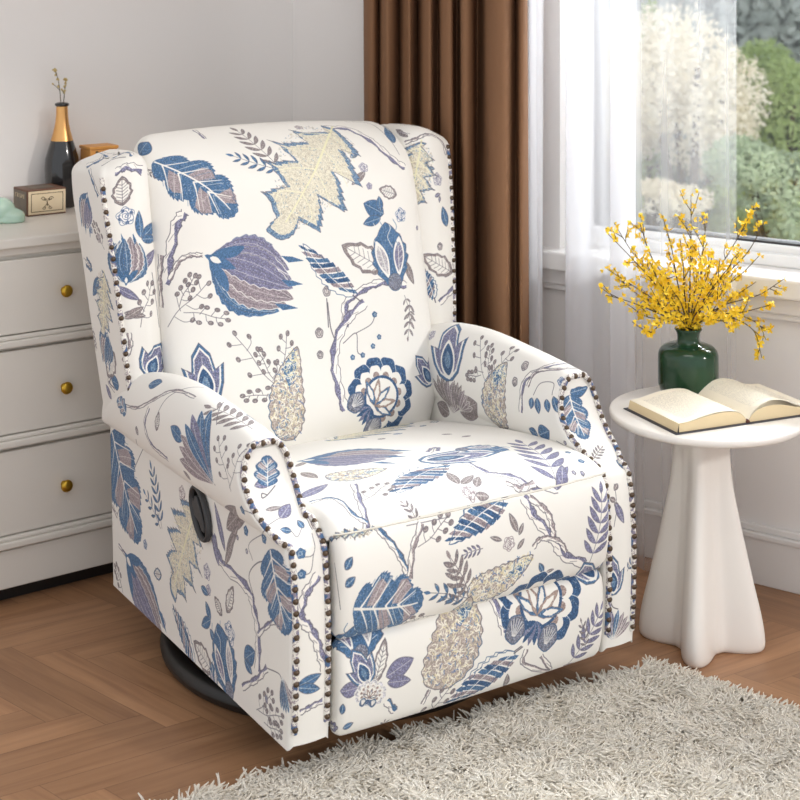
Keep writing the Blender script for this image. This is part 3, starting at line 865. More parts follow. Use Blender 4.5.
def build_arm(sg, name, mside, mfront):
    global ZOFF, AC; ZOFF = -.016 if sg < 0 else 0.0; AC = .357 if sg < 0 else .337
    nv = 52; secs = len(ref); P = np.zeros((secs, nv+3, 3)); UV = np.zeros((secs, nv+3, 2))
    ts = np.linspace(0, 1, nv)
    tops = .35
    for j in range(nv+3):
        for i in range(secs):
            z0 = ref[i][1]
            a = vf(z0); b = vr(min(z0, .6))
            if j < 3: v = a+(0, .0025, .007)[j]; ins = (.008, .0025, 0)[j]
            else: v = a+.012+(b-a-.012)*ts[j-3]; ins = 0
            u, z = arm_sec(v)[i] if i >= 0 else 0
            if ins:      # rounded front edge: pull toward the section's middle line
                uc = .3375 if z < .42 else AC; du = u-uc
                u = uc+np.sign(du)*max(0, abs(du)-ins); z = z-ins*(1 if z > .56 else 0)+(ins if z < .09 else 0)
            P[i, j] = L3(sg*u, v, z); UV[i, j] = (v, acc[i])
    mb = MB(); mb.grid(P, UV, flip=(sg > 0))
    # front face between matching outer and inner points
    n = secs; half = n//2; rows = []; uvr = []; s = 0; prev = None
    outer = [P[i, 0] for i in range(n)]
    zs_o = [p[2] for p in outer[:54]]
    for i in range(54):
        o_ = outer[i]; zz = o_[2]
        # inner point at the same height
        best = min(range(54, n), key=lambda k: abs(outer[k][2]-zz)+(0 if True else 0)); q = outer[best].copy(); q[2] = zz
        if i == 53: q = o_.copy()
        q[1] = o_[1]
        if prev is not None: s += float(np.linalg.norm((o_-prev)[1:]))
        prev = o_
        R_ = []; U_ = []
        for t in np.linspace(0, 1, 7):
            p = o_*(1-t)+q*t; p = p.copy(); p[1] -= .003*math.sin(t*PI); R_.append(p); U_.append((abs(p[0])-AC, s))
        rows.append(R_); uvr.append(U_)
    mb.grid(np.array(rows), np.array(uvr), mat=1, flip=(sg < 0))
    # rear face and underside
    mb.add([tuple(P[i, -1]) for i in range(secs)], [list(range(secs))[::(1 if sg > 0 else -1)]], UV[:, -1])
    o = mb.build(name, [mside, mfront], chair)
    # nailheads along both edges of the front face
    def path(side):
        pts = []
        rng = range(1, 53) if side == 'o' else range(n-2, 54, -1)
        for i in rng:
            u, z = ref[i]; v = vf(z); u, z = arm_sec(v)[i]; uc = .3375 if z < .42 else AC
            ins = .0085; u2 = uc+np.sign(u-uc)*max(0, abs(u-uc)-ins); z2 = min(z, zt(v)-ins)
            pts.append(np.array((sg*u2, vf(z2)-.0035, z2)))
        return pts
    po = path('o'); pi = path('i'); full = po+pi[::-1]
    return o, full
def nails(path, spacing, parent, start=.008, r=.0056):
    mb = MB(); mb.tube([L3(p[0], p[1]+.0032, p[2]) for p in path], .0058, 8); mb.build('welt_band', M['welt'], parent)
    P = [np.array(p, float) for p in path]; d = start; run = 0; out = []
    mb = MB()
    for a, b in zip(P[:-1], P[1:]):
        l = float(np.linalg.norm(b-a))
        while run+l >= d:
            t = (d-run)/l if l else 0; out.append(a+(b-a)*t); d += spacing
        run += l
    for p in out:
        x, y, z = L3(*p); ball(mb, (x, y, z), r, 10)
    o = mb.build('nailhead_trim', M['nail'], parent)
    return o

def ball(mb, c, r, n=8, sz=1.0, mat=0):
    P = [[(c[0]+r*math.sin(PI*i/n)*math.cos(2*PI*k/n), c[1]+r*math.sin(PI*i/n)*math.sin(2*PI*k/n), c[2]-r*sz*math.cos(PI*i/n)) for k in range(n)] for i in range(n+1)]
    mb.grid(P, cv=True, mat=mat)

armL, pathL = build_arm(-1, 'arm', FAB['armL'], FAB['frontL'])
armR, pathR = build_arm(1, 'arm', FAB['armR'], FAB['frontR'])
nails(pathL, .0195, armL); nails(pathR, .0195, armR)

# ---- wings -------------------------------------------------------
def wing_dims(z):
    U = float(sm(z, [.42, .55, .75, .95, 1.02], [.392, .404, .420, .434, .434]))
    I = float(sm(z, [.42, .6, .8, .95, 1.02], [.300, .306, .312, .318, .322]))
    Fv = float(sm(z, [.42, .52, .65, .77, .9, 1.0], [.622, .640, .656, .676, .700, .722]))
    R = float(sm(z, [.42, .55, .69, .85, .96, 1.02], [.800, .825, .852, .882, .900, .904]))
    return U, I, Fv, R
def wing_ring(z, shrink=0.0):
    U, I, Fv, R = wing_dims(z)
    U -= shrink; I += shrink*.8; Fv += shrink*1.1; R -= shrink*.6
    pts = []; ro = .010; ri = .046
    for v in np.linspace(R-.012, Fv+ro, 12): pts.append((U+.004*math.sin((v-Fv)/(R-Fv)*PI), v))
    for a in np.linspace(0, PI/2, 6)[1:]: pts.append((U-ro+ro*math.cos(a), Fv+ro-ro*math.sin(a)))
    k0 = len(pts)-1
    for u in np.linspace(U-ro-.004, I+ri, 5): pts.append((u, Fv-.010*math.sin((U-u)/(U-I)*PI*.9)))
    for a in np.linspace(PI/2, PI, 8)[1:]: pts.append((I+ri+ri*math.cos(a), Fv-.004+ri-ri*math.sin(a)))
    for v in np.linspace(Fv+ri+.01, R-.012, 8): pts.append((I, v))
    return pts, k0
def build_wing(sg, m):
    zs = list(np.linspace(.462, .972, 32)); rows = []; uvs = []
    prof = [(z, 0.0) for z in zs]+[(.972+.030*math.sin(a), .030*(1-math.cos(a))) for a in np.linspace(0, PI/2, 9)[1:]]+[(1.002, .038), (1.003, .046)]
    for (z, sh) in prof:
        pts, k0 = wing_ring(z, sh); s = [0]
        for a, b in zip(pts[:-1], pts[1:]): s.append(s[-1]+math.hypot(a[0]-b[0], a[1]-b[1]))
        row = []; ur = []
        for k, (u, v) in enumerate(pts):
            # top falls away toward the outside edge and the rear
            zz = z
            f_ = sstep(z, .80, .972)
            zz += f_*(.022 if sg > 0 else .004)
            zz -= f_*(.018*sstep(u, .36, .425)+.006*sstep(v, .78, .92))
            row.append(L3(sg*u, v, zz)); ur.append((s[k]-s[k0], z+sh))
        rows.append(row); uvs.append(ur)
    mb = MB(); mb.grid(np.array(rows), np.array(uvs), flip=(sg < 0))
    top = rows[-1]; mb.add(top, [list(range(len(top)))], uvs[-1])
    o = mb.build('wing', m, chair)
    p = []
    for z in np.linspace(.512 if sg < 0 else .57, .976, 30):
        U, I, Fv, R = wing_dims(z); f_ = sstep(z, .80, .972)
        p.append((sg*(U-(.004 if sg < 0 else .010)), Fv+(.001 if sg < 0 else -.003), z-f_*(.018-(.022 if sg > 0 else .004))))
    nails(p, .0285 if False else .0240, o, .004)
    return o
wingL = build_wing(-1, FAB['wingL']); wingR = build_wing(1, FAB['wingR'])

# ---- outside back shell -----------------------------------------
def shell():
    rows = []; uvs = []
    zs = np.concatenate([[.085], np.linspace(.10, .95, 20), [.968, .978, .982]])
    for z in zs:
        R = float(sm(z, [.085, .42, .55, .69, .85, .96, 1.02], [.800, .812, .832, .858, .890, .914, .918]))+.006
        Wd_ = float(sm(z, [.085, .42, .50, .60, .75, 1.0], [.364, .368, .384, .396, .408, .415])); th = .10
        e = {.968: .006, .978: .016, .982: .03}.get(round(float(z), 3), 0)
        row = [];
        n = 56
        for k in range(n):
            a = 2*PI*k/n; c, s = math.cos(a), math.sin(a)
            row.append((np.sign(c)*abs(c)**.28*(Wd_-e), R-th/2-VC+np.sign(s)*abs(s)**.28*(th/2-e), z))
        rows.append(row); uvs.append([(p[0], z) for p in row])
    mb = MB(); mb.grid(np.array(rows), np.concatenate([np.array(uvs), np.array(uvs)[:, :1]], 1), cv=True, flip=True); mb.add(rows[-1], [list(range(len(rows[-1])))])
    mb.add(rows[0], [list(range(len(rows[0])))[::-1]])
    mb.build('outside_back', FAB['shell'], chair)
shell()

# ---- back cushion ------------------------------------------------
def cushion():
    zs = np.concatenate([np.linspace(.36, .93, 40), .93+.115*np.sin(np.linspace(0, PI/2, 22)[1:])])
    rows = []; uvs = []; h = 0; pv = None
    n = 120; K0 = int(n*.75)
    for z in zs:
        k = max(0, (z-.93)/.115); shr = max(0.0, 1-k**2.8)**(1/2.8) if k > 0 else 1
        w0 = float(sm(z, [.36, .5, .65, .8, .95, 1.05], [.300, .318, .326, .330, .330, .330]))
        hw = w0-.055*(1-max(0, 1-k**3.0)**(1/2.0))
        vF = float(sm(z, [.36, .45, .55, .65, .80, .90, .98, 1.05], [.560, .545, .572, .598, .636, .660, .690, .735]))
        th = .085*math.sqrt(max(0.0004, 1-k**2.4)); vcn = vF+.085+ (0 if k == 0 else .012*k)
        row = []; s = [0]
        for q in range(n):
            a = 2*PI*q/n; c, s_ = math.cos(a), math.sin(a)
            u = np.sign(c)*abs(c)**.52*hw; dv = np.sign(s_)*abs(s_)**.52*th
            if s_ < 0: dv -= .016*(1-min(1, abs(u)/w0)**2)*(1-k*.6)
            zz = z
            if k > 0: zz -= .016*k*(abs(u)/w0)**2.0
            row.append(L3(u, vcn+dv, zz))
        P = np.array(row); seg = np.linalg.norm(np.diff(P, axis=0), axis=1); arc = np.concatenate([[0], np.cumsum(seg)])
        # arc length measured from the middle of the front face
        arcs = -(arc-arc[K0])*-1
        cur = P[K0]
        if pv is not None: h += float(np.linalg.norm(cur-pv))
        pv = cur
        au = list(arcs); rows.append(row); uvs.append([(x, h) for x in au]+[(au[-1]+float(np.linalg.norm(P[0]-P[-1])), h)])
    mb = MB(); mb.grid(np.array(rows), np.array(uvs), cv=True, flip=True); mb.add(rows[-1], [list(range(n))], uvs[-1][:-1])
    return mb.build('back_cushion', FAB['back'], chair)
cushion()

# ---- seat cushion and footrest ----------------------------------
def slab(name, prof, th, W0, crown, material, t0=0.0, rr=.024, closed_under=True):
    """developed surface: prof is the (v, z) path of the top, extruded across u with rolled side edges"""
    pr = [np.array(p) for p in catmull(prof, 8)]; n = len(pr); T = [t0]
    for a, b in zip(pr[:-1], pr[1:]): T.append(T[-1]+float(np.linalg.norm(b-a)))
    nor = []
    for i in range(n):
        t = pr[min(i+1, n-1)]-pr[max(i-1, 0)]; t /= np.linalg.norm(t); nor.append(np.array((t[1], -t[0])))
    nor = [(-x if False else x) for x in nor]
    us = np.concatenate([[-W0]*1, -W0+rr*(1-np.cos(np.linspace(0, PI/2, 7)))[1:], np.linspace(-W0+rr, W0-rr, 24)[1:-1], W0-rr*(1-np.cos(np.linspace(PI/2, 0, 7)))[:-1], [W0]])
    P = []; UV = []
    for i in range(n):
        row = []; ur = []
        # first drop: side wall
        for q, u in enumerate(us):
            d = max(0, abs(u)-(W0-rr)); off = rr-math.sqrt(max(0, rr*rr-d*d))
            c = crown*(1-(abs(u)/W0)**2.5)
            p = pr[i]+nor[i]*(off-c)*-1*-1 if False else pr[i]-NS*nor[i]*(off-c)
            row.append(L3(u, p[0], p[1])); ur.append((u+np.sign(u)*(off), T[i]))
        lw = pr[i]-NS*nor[i]*th
        row = [L3(-W0+.004, lw[0], lw[1])]+row+[L3(W0-.004, lw[0], lw[1])]; ur = [(-W0-th, T[i])]+ur+[(W0+th, T[i])]
        P.append(row); UV.append(ur)
    mb = MB(); mb.grid(np.array(P), np.array(UV), flip=False)
    for e in (0, -1):
        mb.add([tuple(x) for x in P[e]], [list(range(len(P[e])))], UV[e])
    mb.add([tuple(P[i][0]) for i in range(n)]+[tuple(P[i][-1]) for i in range(n)], [[i, i+1, n+i+1, n+i] for i in range(n-1)])
    return mb.build(name, material, chair), T[-1]
NS = 1
seat_prof = [(.64, .372), (.54, .392), (.44, .412), (.32, .434), (.20, .450), (.11, .456), (.05, .455), (.015, .449), (-.005, .439), (-.011, .430)]
seat, T1_ = slab('seat_cushion', seat_prof, .07, .304, .010, FAB['seat'])
foot_a = [(-.004, .436), (-.015, .430), (-.026, .412), (-.034, .370), (-.034, .320), (-.027, .278), (-.014, .2575), (-.004, .2535), (.006, .2530)]
fo1, T2_ = slab('footrest_upper_pad', foot_a, .05, .295, .004, FAB['seat'], t0=T1_, rr=.018)
foot_b = [(.006, .2525), (-.004, .2520), (-.013, .247), (-.020, .235), (-.024, .20), (-.022, .15), (-.014, .105), (-.004, .088), (.006, .084)]
fo2, T3_ = slab('footrest', foot_b, .05, .291, .003, FAB['seat'], t0=T2_, rr=.018)

mb = MB(); pp = []
for k in range(40):
    u = -.296+.592*k/39; e = max(0, abs(u)-.28)/.024
    pp.append(L3(u, -.0170-.009*(1-(abs(u)/.304)**2.5)+.010*min(1, e)**2+.0009*math.sin(k*1.9), .4345))
mb.tube(pp, .0016, 6); mb.build('seam_piping', mat('seam_thread', srgb(206, 200, 190), .9), seat)
# inner frame under the seat closes the view between the arms
mb = MB(); mb.box(L3(0, .42, .23), (.585, .72, .27)); mb.build('inner_frame', M['black'], chair, smooth=False)

# ---- recline lever -----------------------------------------------
def lever():
    c = L3(-.379, .337, .380); n = 48
    base = bpy.data.objects.new('recline_handle', None)
    def oval(rv, rz, x, tilt=-.62):
        out = []
        for k in range(n):
            a = 2*PI*k/n; y = rv*math.cos(a); z = rz*np.sign(math.sin(a))*abs(math.sin(a))**.9
            out.append((x, y*math.cos(tilt)-z*math.sin(tilt), y*math.sin(tilt)+z*math.cos(tilt)))
        return out
    rz, rv = .053, .033
    mb = MB(); R = [oval(rv, rz, 0), oval(rv, rz, -.007), oval(rv-.002, rz-.002, -.010), oval(rv-.006, rz-.006, -.010), oval(rv-.007, rz-.007, -.001)]
    mb.grid(np.array(R), cv=True); o = mb.build('recline_handle', M['handle'], chair, loc=c)
    mb = MB(); mb.add(oval(rv-.0065, rz-.0065, -.0015), [list(range(n))]); mb.build('recess', M['handle_dark'], o)
    # paddle
    t = -.62
    out = [(-.020, .026), (-.012, .034), (-.008, .026), (0, .034), (.009, .028), (.011, 0), (.009, -.030), (.003, -.038), (-.006, -.030), (-.010, -.012), (-.022, .006)]
    rot = [(y*math.cos(t)-z*math.sin(t), y*math.sin(t)+z*math.cos(t)) for y, z in [(-(a), b) for a, b in out]]
    m = len(rot); mb = MB(); mb.add([(-.002, y, z) for y, z in rot]+[(-.008, y, z) for y, z in rot], [list(range(m))[::-1], list(range(m, 2*m))]+[[i, (i+1) % m, m+(i+1) % m, m+i] for i in range(m)])
    mb.build('lever', M['handle'], o, smooth=False, bevel=.0015)
lever()

# ---- swivel base -------------------------------------------------
mb = MB(); R_ = .352
mb.tube([(R_*math.cos(2*PI*k/72), R_*math.sin(2*PI*k/72)+.01, .021) for k in range(72)], .020, 14, closed=True)
ring = mb.build('swivel_base', M['black'], chair)
mb = MB(); mb.lathe([(0, .012), (.10, .012), (.10, .03), (.05, .04), (.045, .10), (0, .10)], 32, c=(0, .01, 0)); mb.build('hub', M['black'], ring)
for k in range(2):
    mb = MB(); a = k*PI/2+PI/4
    mb.tube([(R_*math.cos(a), R_*math.sin(a)+.01, .022), (-R_*math.cos(a), -R_*math.sin(a)+.01, .022)], .012, 8); mb.build('cross_bar', M['black'], ring)
# ================================================================ THE ROOM
# window wall and left wall lines, in plan
WD = Vector((.821, -.571)).normalized()             # along the window wall, toward the camera side
WN = Vector((-WD.y*-1, -WD.x)).normalized()         # placeholder, fixed below
WN = Vector((WD.y, -WD.x)); WN.normalize()          # points into the room
if WN.y > 0: WN = -WN
LD = Vector((-.814, -.581)).normalized()
LN = Vector((-LD.y, LD.x)); LN = LN if LN.y < 0 else -LN
CORNER = Vector((-.30, 4.108))
HGT = 2.7

def wp(t, n=0.0): p = CORNER+WD*t+WN*n; return p.x, p.y     # point on the window wall, n metres into the room
def lp(t, n=0.0): p = CORNER+LD*t+LN*n; return p.x, p.y

def prism(mb, plan, z0, z1, mat_=0):
    n = len(plan); vs = [(x, y, z0) for x, y in plan]+[(x, y, z1) for x, y in plan]
    fs = [list(range(n))[::-1], list(range(n, 2*n))]+[[i, (i+1) % n, n+(i+1) % n, n+i] for i in range(n)]
    mb.add(vs, fs, mat=mat_)

def wslab(mb, t0, t1, z0, z1, n0, n1, f=wp, mat_=0):
    prism(mb, [f(t0, n0), f(t1, n0), f(t1, n1), f(t0, n1)], z0, z1, mat_)

def px_t(px, n=0.0):
    """parameter along the window wall seen at picture column px"""
    s = (px-400)/F; c = CORNER+WN*n
    return (s*c.y-c.x)/(WD.x-s*WD.y)

# window opening
T0 = px_t(560); T1 = T0+2.6; ZS = .705; ZT = 2.35; TH = .22
mb = MB()
wslab(mb, -.2, T0, 0, HGT, 0, -TH); wslab(mb, T1, T1+1.2, 0, HGT, 0, -TH)
wslab(mb, T0, T1, 0, ZS-.03, 0, -TH); wslab(mb, T0, T1, ZT, HGT, 0, -TH)
tag(mb.build('wall_right', M['wall'], smooth=False), 'light grey painted wall holding the window', None, None, 'structure')
mb = MB(); wslab(mb, 0, 2.6, 0, HGT, 0, -TH, f=lp)
tag(mb.build('wall_left', M['wall'], smooth=False), 'plain light grey wall behind the dresser', None, None, 'structure')

def baseboard(name, f, t0, t1):
    mb = MB(); wslab(mb, t0, t1, 0, .105, 0, .016, f=f); wslab(mb, t0, t1, .105, .118, 0, .022, f=f); wslab(mb, t0, t1, .118, .134, 0, .012, f=f)
    tag(mb.build(name, M['trim'], smooth=False, bevel=.003), None, None, None, 'structure')
baseboard('baseboard_right', wp, .02, T1+1.2); baseboard('baseboard_left', lp, .02, 2.6)

# window frame, sill and panes
win = bpy.data.objects.new('window_1', None); link(win); tag(win, 'wide white framed window looking out on trees', None, None, 'structure')
n0, n1 = -.10, -.17
tG = px_t(592, n0)
mb = MB()
wslab(mb, T0, tG-.0, ZS-.03, ZT, n0, n1); wslab(mb, tG, T1-.08, ZS, .752, n0, n1); wslab(mb, tG, T1-.08, ZT-.06, ZT, n0, n1)
wslab(mb, T1-.08, T1, ZS, ZT, n0, n1)
wslab(mb, tG-.03, T1-.08, ZS, .735, n0+.02, n0)
o = mb.build('window_frame', M['upvc'], win, smooth=False, bevel=.004)
mb = MB()
wslab(mb, tG, T1-.08, .752, .757, n0-.012, n1+.01); wslab(mb, tG, tG+.005, .757, ZT-.06, n0-.012, n1+.01)
mb.build('gasket', M['gasket'], win, smooth=False)
mb = MB(); wslab(mb, tG, T1-.08, .75, ZT-.06, n0-.03, n0-.036); mb.build('pane', M['glass'], win, smooth=False)
mb = MB(); wslab(mb, T0-.06, T1+.06, ZS-.045, ZS, .05, n0+.0); 
mb.build('window_sill', M['trim'], win, smooth=False, bevel=.006, seg=3)
mb = MB(); wslab(mb, T0-.04, T1+.04, ZS-.085, ZS-.045, 0, .022); wslab(mb, T0-.04, T1+.04, ZS-.10, ZS-.085, 0, .014)
mb.build('sill_apron', M['wall'], win, smooth=False, bevel=.004)

mb = MB(); mb.add([(-3.2, 1.5, HGT), (3.6, 1.5, HGT), (3.6, 5.2, HGT), (-3.2, 5.2, HGT)], [(0, 1, 2, 3)])
mb.add([(-3.2, 1.5, HGT+.1), (3.6, 1.5, HGT+.1), (3.6, 5.2, HGT+.1), (-3.2, 5.2, HGT+.1)], [(0, 1, 2, 3)])
tag(mb.build('ceiling', mat('ceiling_paint', srgb(235, 233, 230), .9), smooth=False), None, None, None, 'structure')
# ---------------------------------------------------------------- herringbone floor
def floor():
    L, Wd = .42, .07; e1 = (math.cos(math.radians(-41)), math.sin(math.radians(-41))); e2 = (math.cos(math.radians(32)), math.sin(math.radians(32)))
    vs = []; uvs = []; rnd = []; fs = []
    g = .0006; k = 0
    for i in range(-75, 75):
        for j in range(-16, 16):
            # classic herringbone lattice
            x0 = i*Wd+j*L; y0 = i*Wd-j*L
            for (dx, dy, horiz) in ((0, 0, True), (L, 0-(L-Wd)+0, False)):
                if horiz: q = [(x0, y0), (x0+L, y0), (x0+L, y0+Wd), (x0, y0+Wd)]; u = [(0, 0), (L, 0), (L, Wd), (0, Wd)]
                else:
                    xx = x0+L; yy = y0-(L-Wd)
                    q = [(xx, yy), (xx+Wd, yy), (xx+Wd, yy+L), (xx, yy+L)]; u = [(0, Wd), (0, 0), (L, 0), (L, Wd)]
                cx = sum(p[0] for p in q)/4; cy = sum(p[1] for p in q)/4
                X = cx*e1[0]+cy*e2[0]; Y = cx*e1[1]+cy*e2[1]+2.4
                if not (-2.6 < X < 3.0 and .3 < Y < 5.2): continue
                for (p, w) in zip(q, u):
                    vs.append((p[0]*e1[0]+p[1]*e2[0], p[0]*e1[1]+p[1]*e2[1]+2.4, 0)); uvs.append(w)
                fs.append([k, k+1, k+2, k+3]); k += 4; rnd.append(random.random())
    me = bpy.data.meshes.new('floor'); me.from_pydata(vs, [], fs)
    ul = me.uv_layers.new(name='uv'); ul.data.foreach_set('uv', np.array(uvs, np.float32).ravel())
    at_ = me.attributes.new('plank', 'FLOAT', 'FACE'); at_.data.foreach_set('value', rnd)
    m = bpy.data.materials.new('oak_herringbone'); m.use_nodes = True; nt = m.node_tree; b = nt.nodes['Principled BSDF']
    N = nt.nodes.new; LK = nt.links.new
    at2 = N('ShaderNodeAttribute'); at2.attribute_name = 'plank'
    uv = N('ShaderNodeUVMap'); uv.uv_map = 'uv'
    addv = N('ShaderNodeVectorMath'); addv.operation = 'MULTIPLY_ADD'; addv.inputs[1].default_value = (1, 1, 1)
    mulr = N('ShaderNodeVectorMath'); mulr.operation = 'SCALE'; mulr.inputs[0].default_value = (7, 13, 5); LK(at2.outputs['Fac'], mulr.inputs['Scale'])
    LK(uv.outputs[0], addv.inputs[0]); LK(mulr.outputs[0], addv.inputs[2])
    mp = N('ShaderNodeMapping'); mp.inputs['Scale'].default_value = (2.2, 26, 1); LK(addv.outputs[0], mp.inputs[0])
    no = N('ShaderNodeTexNoise'); no.inputs['Scale'].default_value = 1.6; no.inputs['Detail'].default_value = 6; no.inputs['Distortion'].default_value = .7; LK(mp.outputs[0], no.inputs['Vector'])
    r = N('ShaderNodeValToRGB'); r.color_ramp.elements[0].position = .3; r.color_ramp.elements[1].position = .72
    r.color_ramp.elements[0].color = srgb(146, 106, 76); r.color_ramp.elements[1].color = srgb(174, 132, 97); LK(no.outputs['Fac'], r.inputs[0])
    hs = N('ShaderNodeHueSaturation'); mr = N('ShaderNodeMapRange'); mr.inputs[3].default_value = .86; mr.inputs[4].default_value = 1.12; LK(at2.outputs['Fac'], mr.inputs[0]); LK(mr.outputs[0], hs.inputs['Value']); LK(r.outputs[0], hs.inputs['Color'])
    # seams from the plank's own edges
    sep = N('ShaderNodeSeparateXYZ'); LK(uv.outputs[0], sep.inputs[0])
    def mth(op, a_, b_=None):
        q = N('ShaderNodeMath'); q.operation = op
        for kk, x in enumerate((a_, b_)):
            if x is None: continue
            if isinstance(x, (int, float)): q.inputs[kk].default_value = x
            else: LK(x, q.inputs[kk])
        return q.outputs[0]
    ex = mth('MINIMUM', sep.outputs[0], mth('SUBTRACT', L, sep.outputs[0])); ey = mth('MINIMUM', sep.outputs[1], mth('SUBTRACT', Wd, sep.outputs[1]))
    seam = mth('LESS_THAN', mth('MINIMUM', ex, ey), .0009)
    mx = N('ShaderNodeMix'); mx.data_type = 'RGBA'; LK(mth('MULTIPLY', seam, .4), mx.inputs[0]); LK(hs.outputs[0], mx.inputs[6]); mx.inputs[7].default_value = srgb(70, 46, 30)
    LK(mx.outputs[2], b.inputs['Base Color'])
    rr = N('ShaderNodeMapRange'); rr.inputs[3].default_value = .34; rr.inputs[4].default_value = .5; LK(no.outputs['Fac'], rr.inputs[0]); LK(rr.outputs[0], b.inputs['Roughness'])
    bp = N('ShaderNodeBump'); bp.inputs['Strength'].default_value = .12; bp.inputs['Distance'].default_value = .002; LK(no.outputs['Fac'], bp.inputs['Height']); LK(bp.outputs[0], b.inputs['Normal'])
    me.materials.append(m); o = bpy.data.objects.new('floor', me); link(o); tag(o, 'warm brown herringbone wood floor', None, None, 'structure')
floor()

# ---------------------------------------------------------------- dresser
DA = Vector((-.873, 3.195)); DD = -LD; DN = LN          # front line through picture column 0; DD runs to the right
def dp(t, n=0.0): p = DA+DD*t+DN*n; return p.x, p.y     # n>0: out of the front face, n<0: into the cabinet
ang = math.atan2(DD.y, DD.x)
RD = Matrix.Rotation(ang, 4, 'Z')
t0d, t1d, dep = -.42, .62, .40
mid = dp((t0d+t1d)/2, -dep/2)
dr = empty('dresser', 'off-white chest of drawers with round brass knobs against the left wall', 'dresser', (mid[0], mid[1], 0), ang)
def dl(t, n, z):        # dresser local coordinates
    return (t-(t0d+t1d)/2, dep/2-n*-1*-1 if False else -(dep/2)-n, z)
def dbox(mb, ta, tb, na, nb, z0, z1):
    a = dl(ta, na, z0); b = dl(tb, nb, z1); c = [(a[i]+b[i])/2 for i in range(3)]; mb.box(c, [abs(a[i]-b[i]) for i in range(3)])
mb = MB(); dbox(mb, t0d+.02, t1d-.02, -.012, -dep, .034, .783); mb.build('body', M['dresser'], dr, smooth=False, bevel=.002)
mb = MB(); dbox(mb, t0d-.0, t1d+.0, .018, -dep-.012, .783, .805); mb.build('top', M['dresser'], dr, smooth=False, bevel=.004, seg=3)
mb = MB(); dbox(mb, t0d+.01, t1d-.01, .002, -.012, .765, .783); mb.build('trim_strip', M['dresser'], dr, smooth=False, bevel=.003)
mb = MB(); dbox(mb, t0d+.03, t1d-.03, -.035, -dep+.03, 0, .034); mb.build('plinth', M['black'], dr, smooth=False)
for (z0, z1, zk) in ((.575, .762, .677), (.357, .563, .461), (.137, .344, .243)):
    mb = MB(); dbox(mb, t0d+.012, t1d-.012, .004, -.012, z0+.018, z1-.006); d_ = mb.build('drawer', M['dresser'], dr, smooth=False, bevel=.003)
    mb = MB(); dbox(mb, t0d+.006, t1d-.006, .014, -.012, z0-.010, z0+.006); dbox(mb, t0d+.01, t1d-.01, .009, -.012, z0+.006, z0+.016)
    mb.build('ledge_molding', M['dresser'], d_, smooth=False, bevel=.004, seg=3)
    for tk in (.145, -.26):
        c = dl(tk, .004, zk)
        prof = [(0, .026), (.006, .0258), (.0105, .0245), (.0135, .021), (.0138, .018), (.011, .0145), (.006, .012), (.0048, .006), (.007, 0)]
        mb = MB(); mb.lathe(prof, 28); kn = mb.build('knob', M['brass'], d_, loc=c); kn.rotation_euler = (PI/2, 0, 0)
mb = MB(); dbox(mb, t0d+.012, t1d-.012, .003, -.012, .038, .122); mb.build('bottom_panel', M['dresser'], dr, smooth=False, bevel=.003)

ZD = .805
def on_plane(px, py, z):
    d = F*(H-z)/(py-YH); return Vector(((px-400)*d/F, d, z))
# black bottle with gold neck
b0 = on_plane(62, 206.5, ZD)
bo = empty('bottle_vase', 'black bottle vase with gold neck on the dresser beside the boxes', 'vase', (b0.x, b0.y, ZD))
prof = [(0, 0), (.034, 0), (.037, .004), (.038, .02), (.0415, .06), (.043, .095), (.041, .12), (.034, .145), (.0275, .165)]
mb = MB(); mb.lathe(prof); mb.build('bottle_body', M['bottle'], bo)
s_ = .295/.285
prof = [(.0275, .165), (.022, .185), (.0175, .205), (.0150, .225), (.0140, .25)]
mb = MB(); mb.lathe(prof); mb.build('gold_neck', M['gold'], bo)
prof = [(.0140, .25), (.0175, .252), (.0178, .257), (.014, .259), (.011, .257), (.011, .2)]
mb = MB(); mb.lathe(prof); mb.build('rim', M['bottle'], bo)
def bud_cluster(mb, c, r, n, size):
    for k in range(n):
        d = Vector((random.gauss(0, 1), random.gauss(0, 1), random.gauss(0, 1))).normalized()*r*random.random()
        ball(mb, Vector(c)+d, size*random.uniform(.6, 1.1), 6)
def ball(mb, c, r, n=8, sz=1.0, mat=0):
    P = [[(c[0]+r*math.sin(PI*i/n)*math.cos(2*PI*k/n), c[1]+r*math.sin(PI*i/n)*math.sin(2*PI*k/n), c[2]-r*sz*math.cos(PI*i/n)) for k in range(n)] for i in range(n+1)]
    mb.grid(P, cv=True, mat=mat)
for q, (tips, lab) in enumerate((([(55, 70), (53, 84)], 'taller dried twig with cream buds in the black bottle'), ([(66, 80), (62, 90)], 'shorter dried twig with cream buds in the black bottle'))):
    base = at(62, 101, b0.y) ; base.z -= .0
    tw = empty('dried_twig', lab, 'dried flower', (base.x, base.y, base.z))
    mb = MB(); bb = MB(); tip = at(*tips[0], b0.y+.01*q)-base; t2 = at(*tips[1], b0.y)-base
    pts = catmull([(0, 0, -.05), tip*.5+Vector((.002, 0, 0)), tip], 5); mb.tube(pts, .0011, 5)
    mb.tube(catmull([tip*.35, (tip*.35+t2)*.5+Vector((.001, 0, 0)), t2], 4), .0008, 5)
    for f_ in (.45, .7, .85, 1.0): bud_cluster(bb, tip*f_, .004, 5, .0028)
    bud_cluster(bb, tip, .006, 9, .003); bud_cluster(bb, t2, .003, 6, .0026)
    mb.build('stem', M['bark'], tw); bb.build('bud', M['dried'], tw)

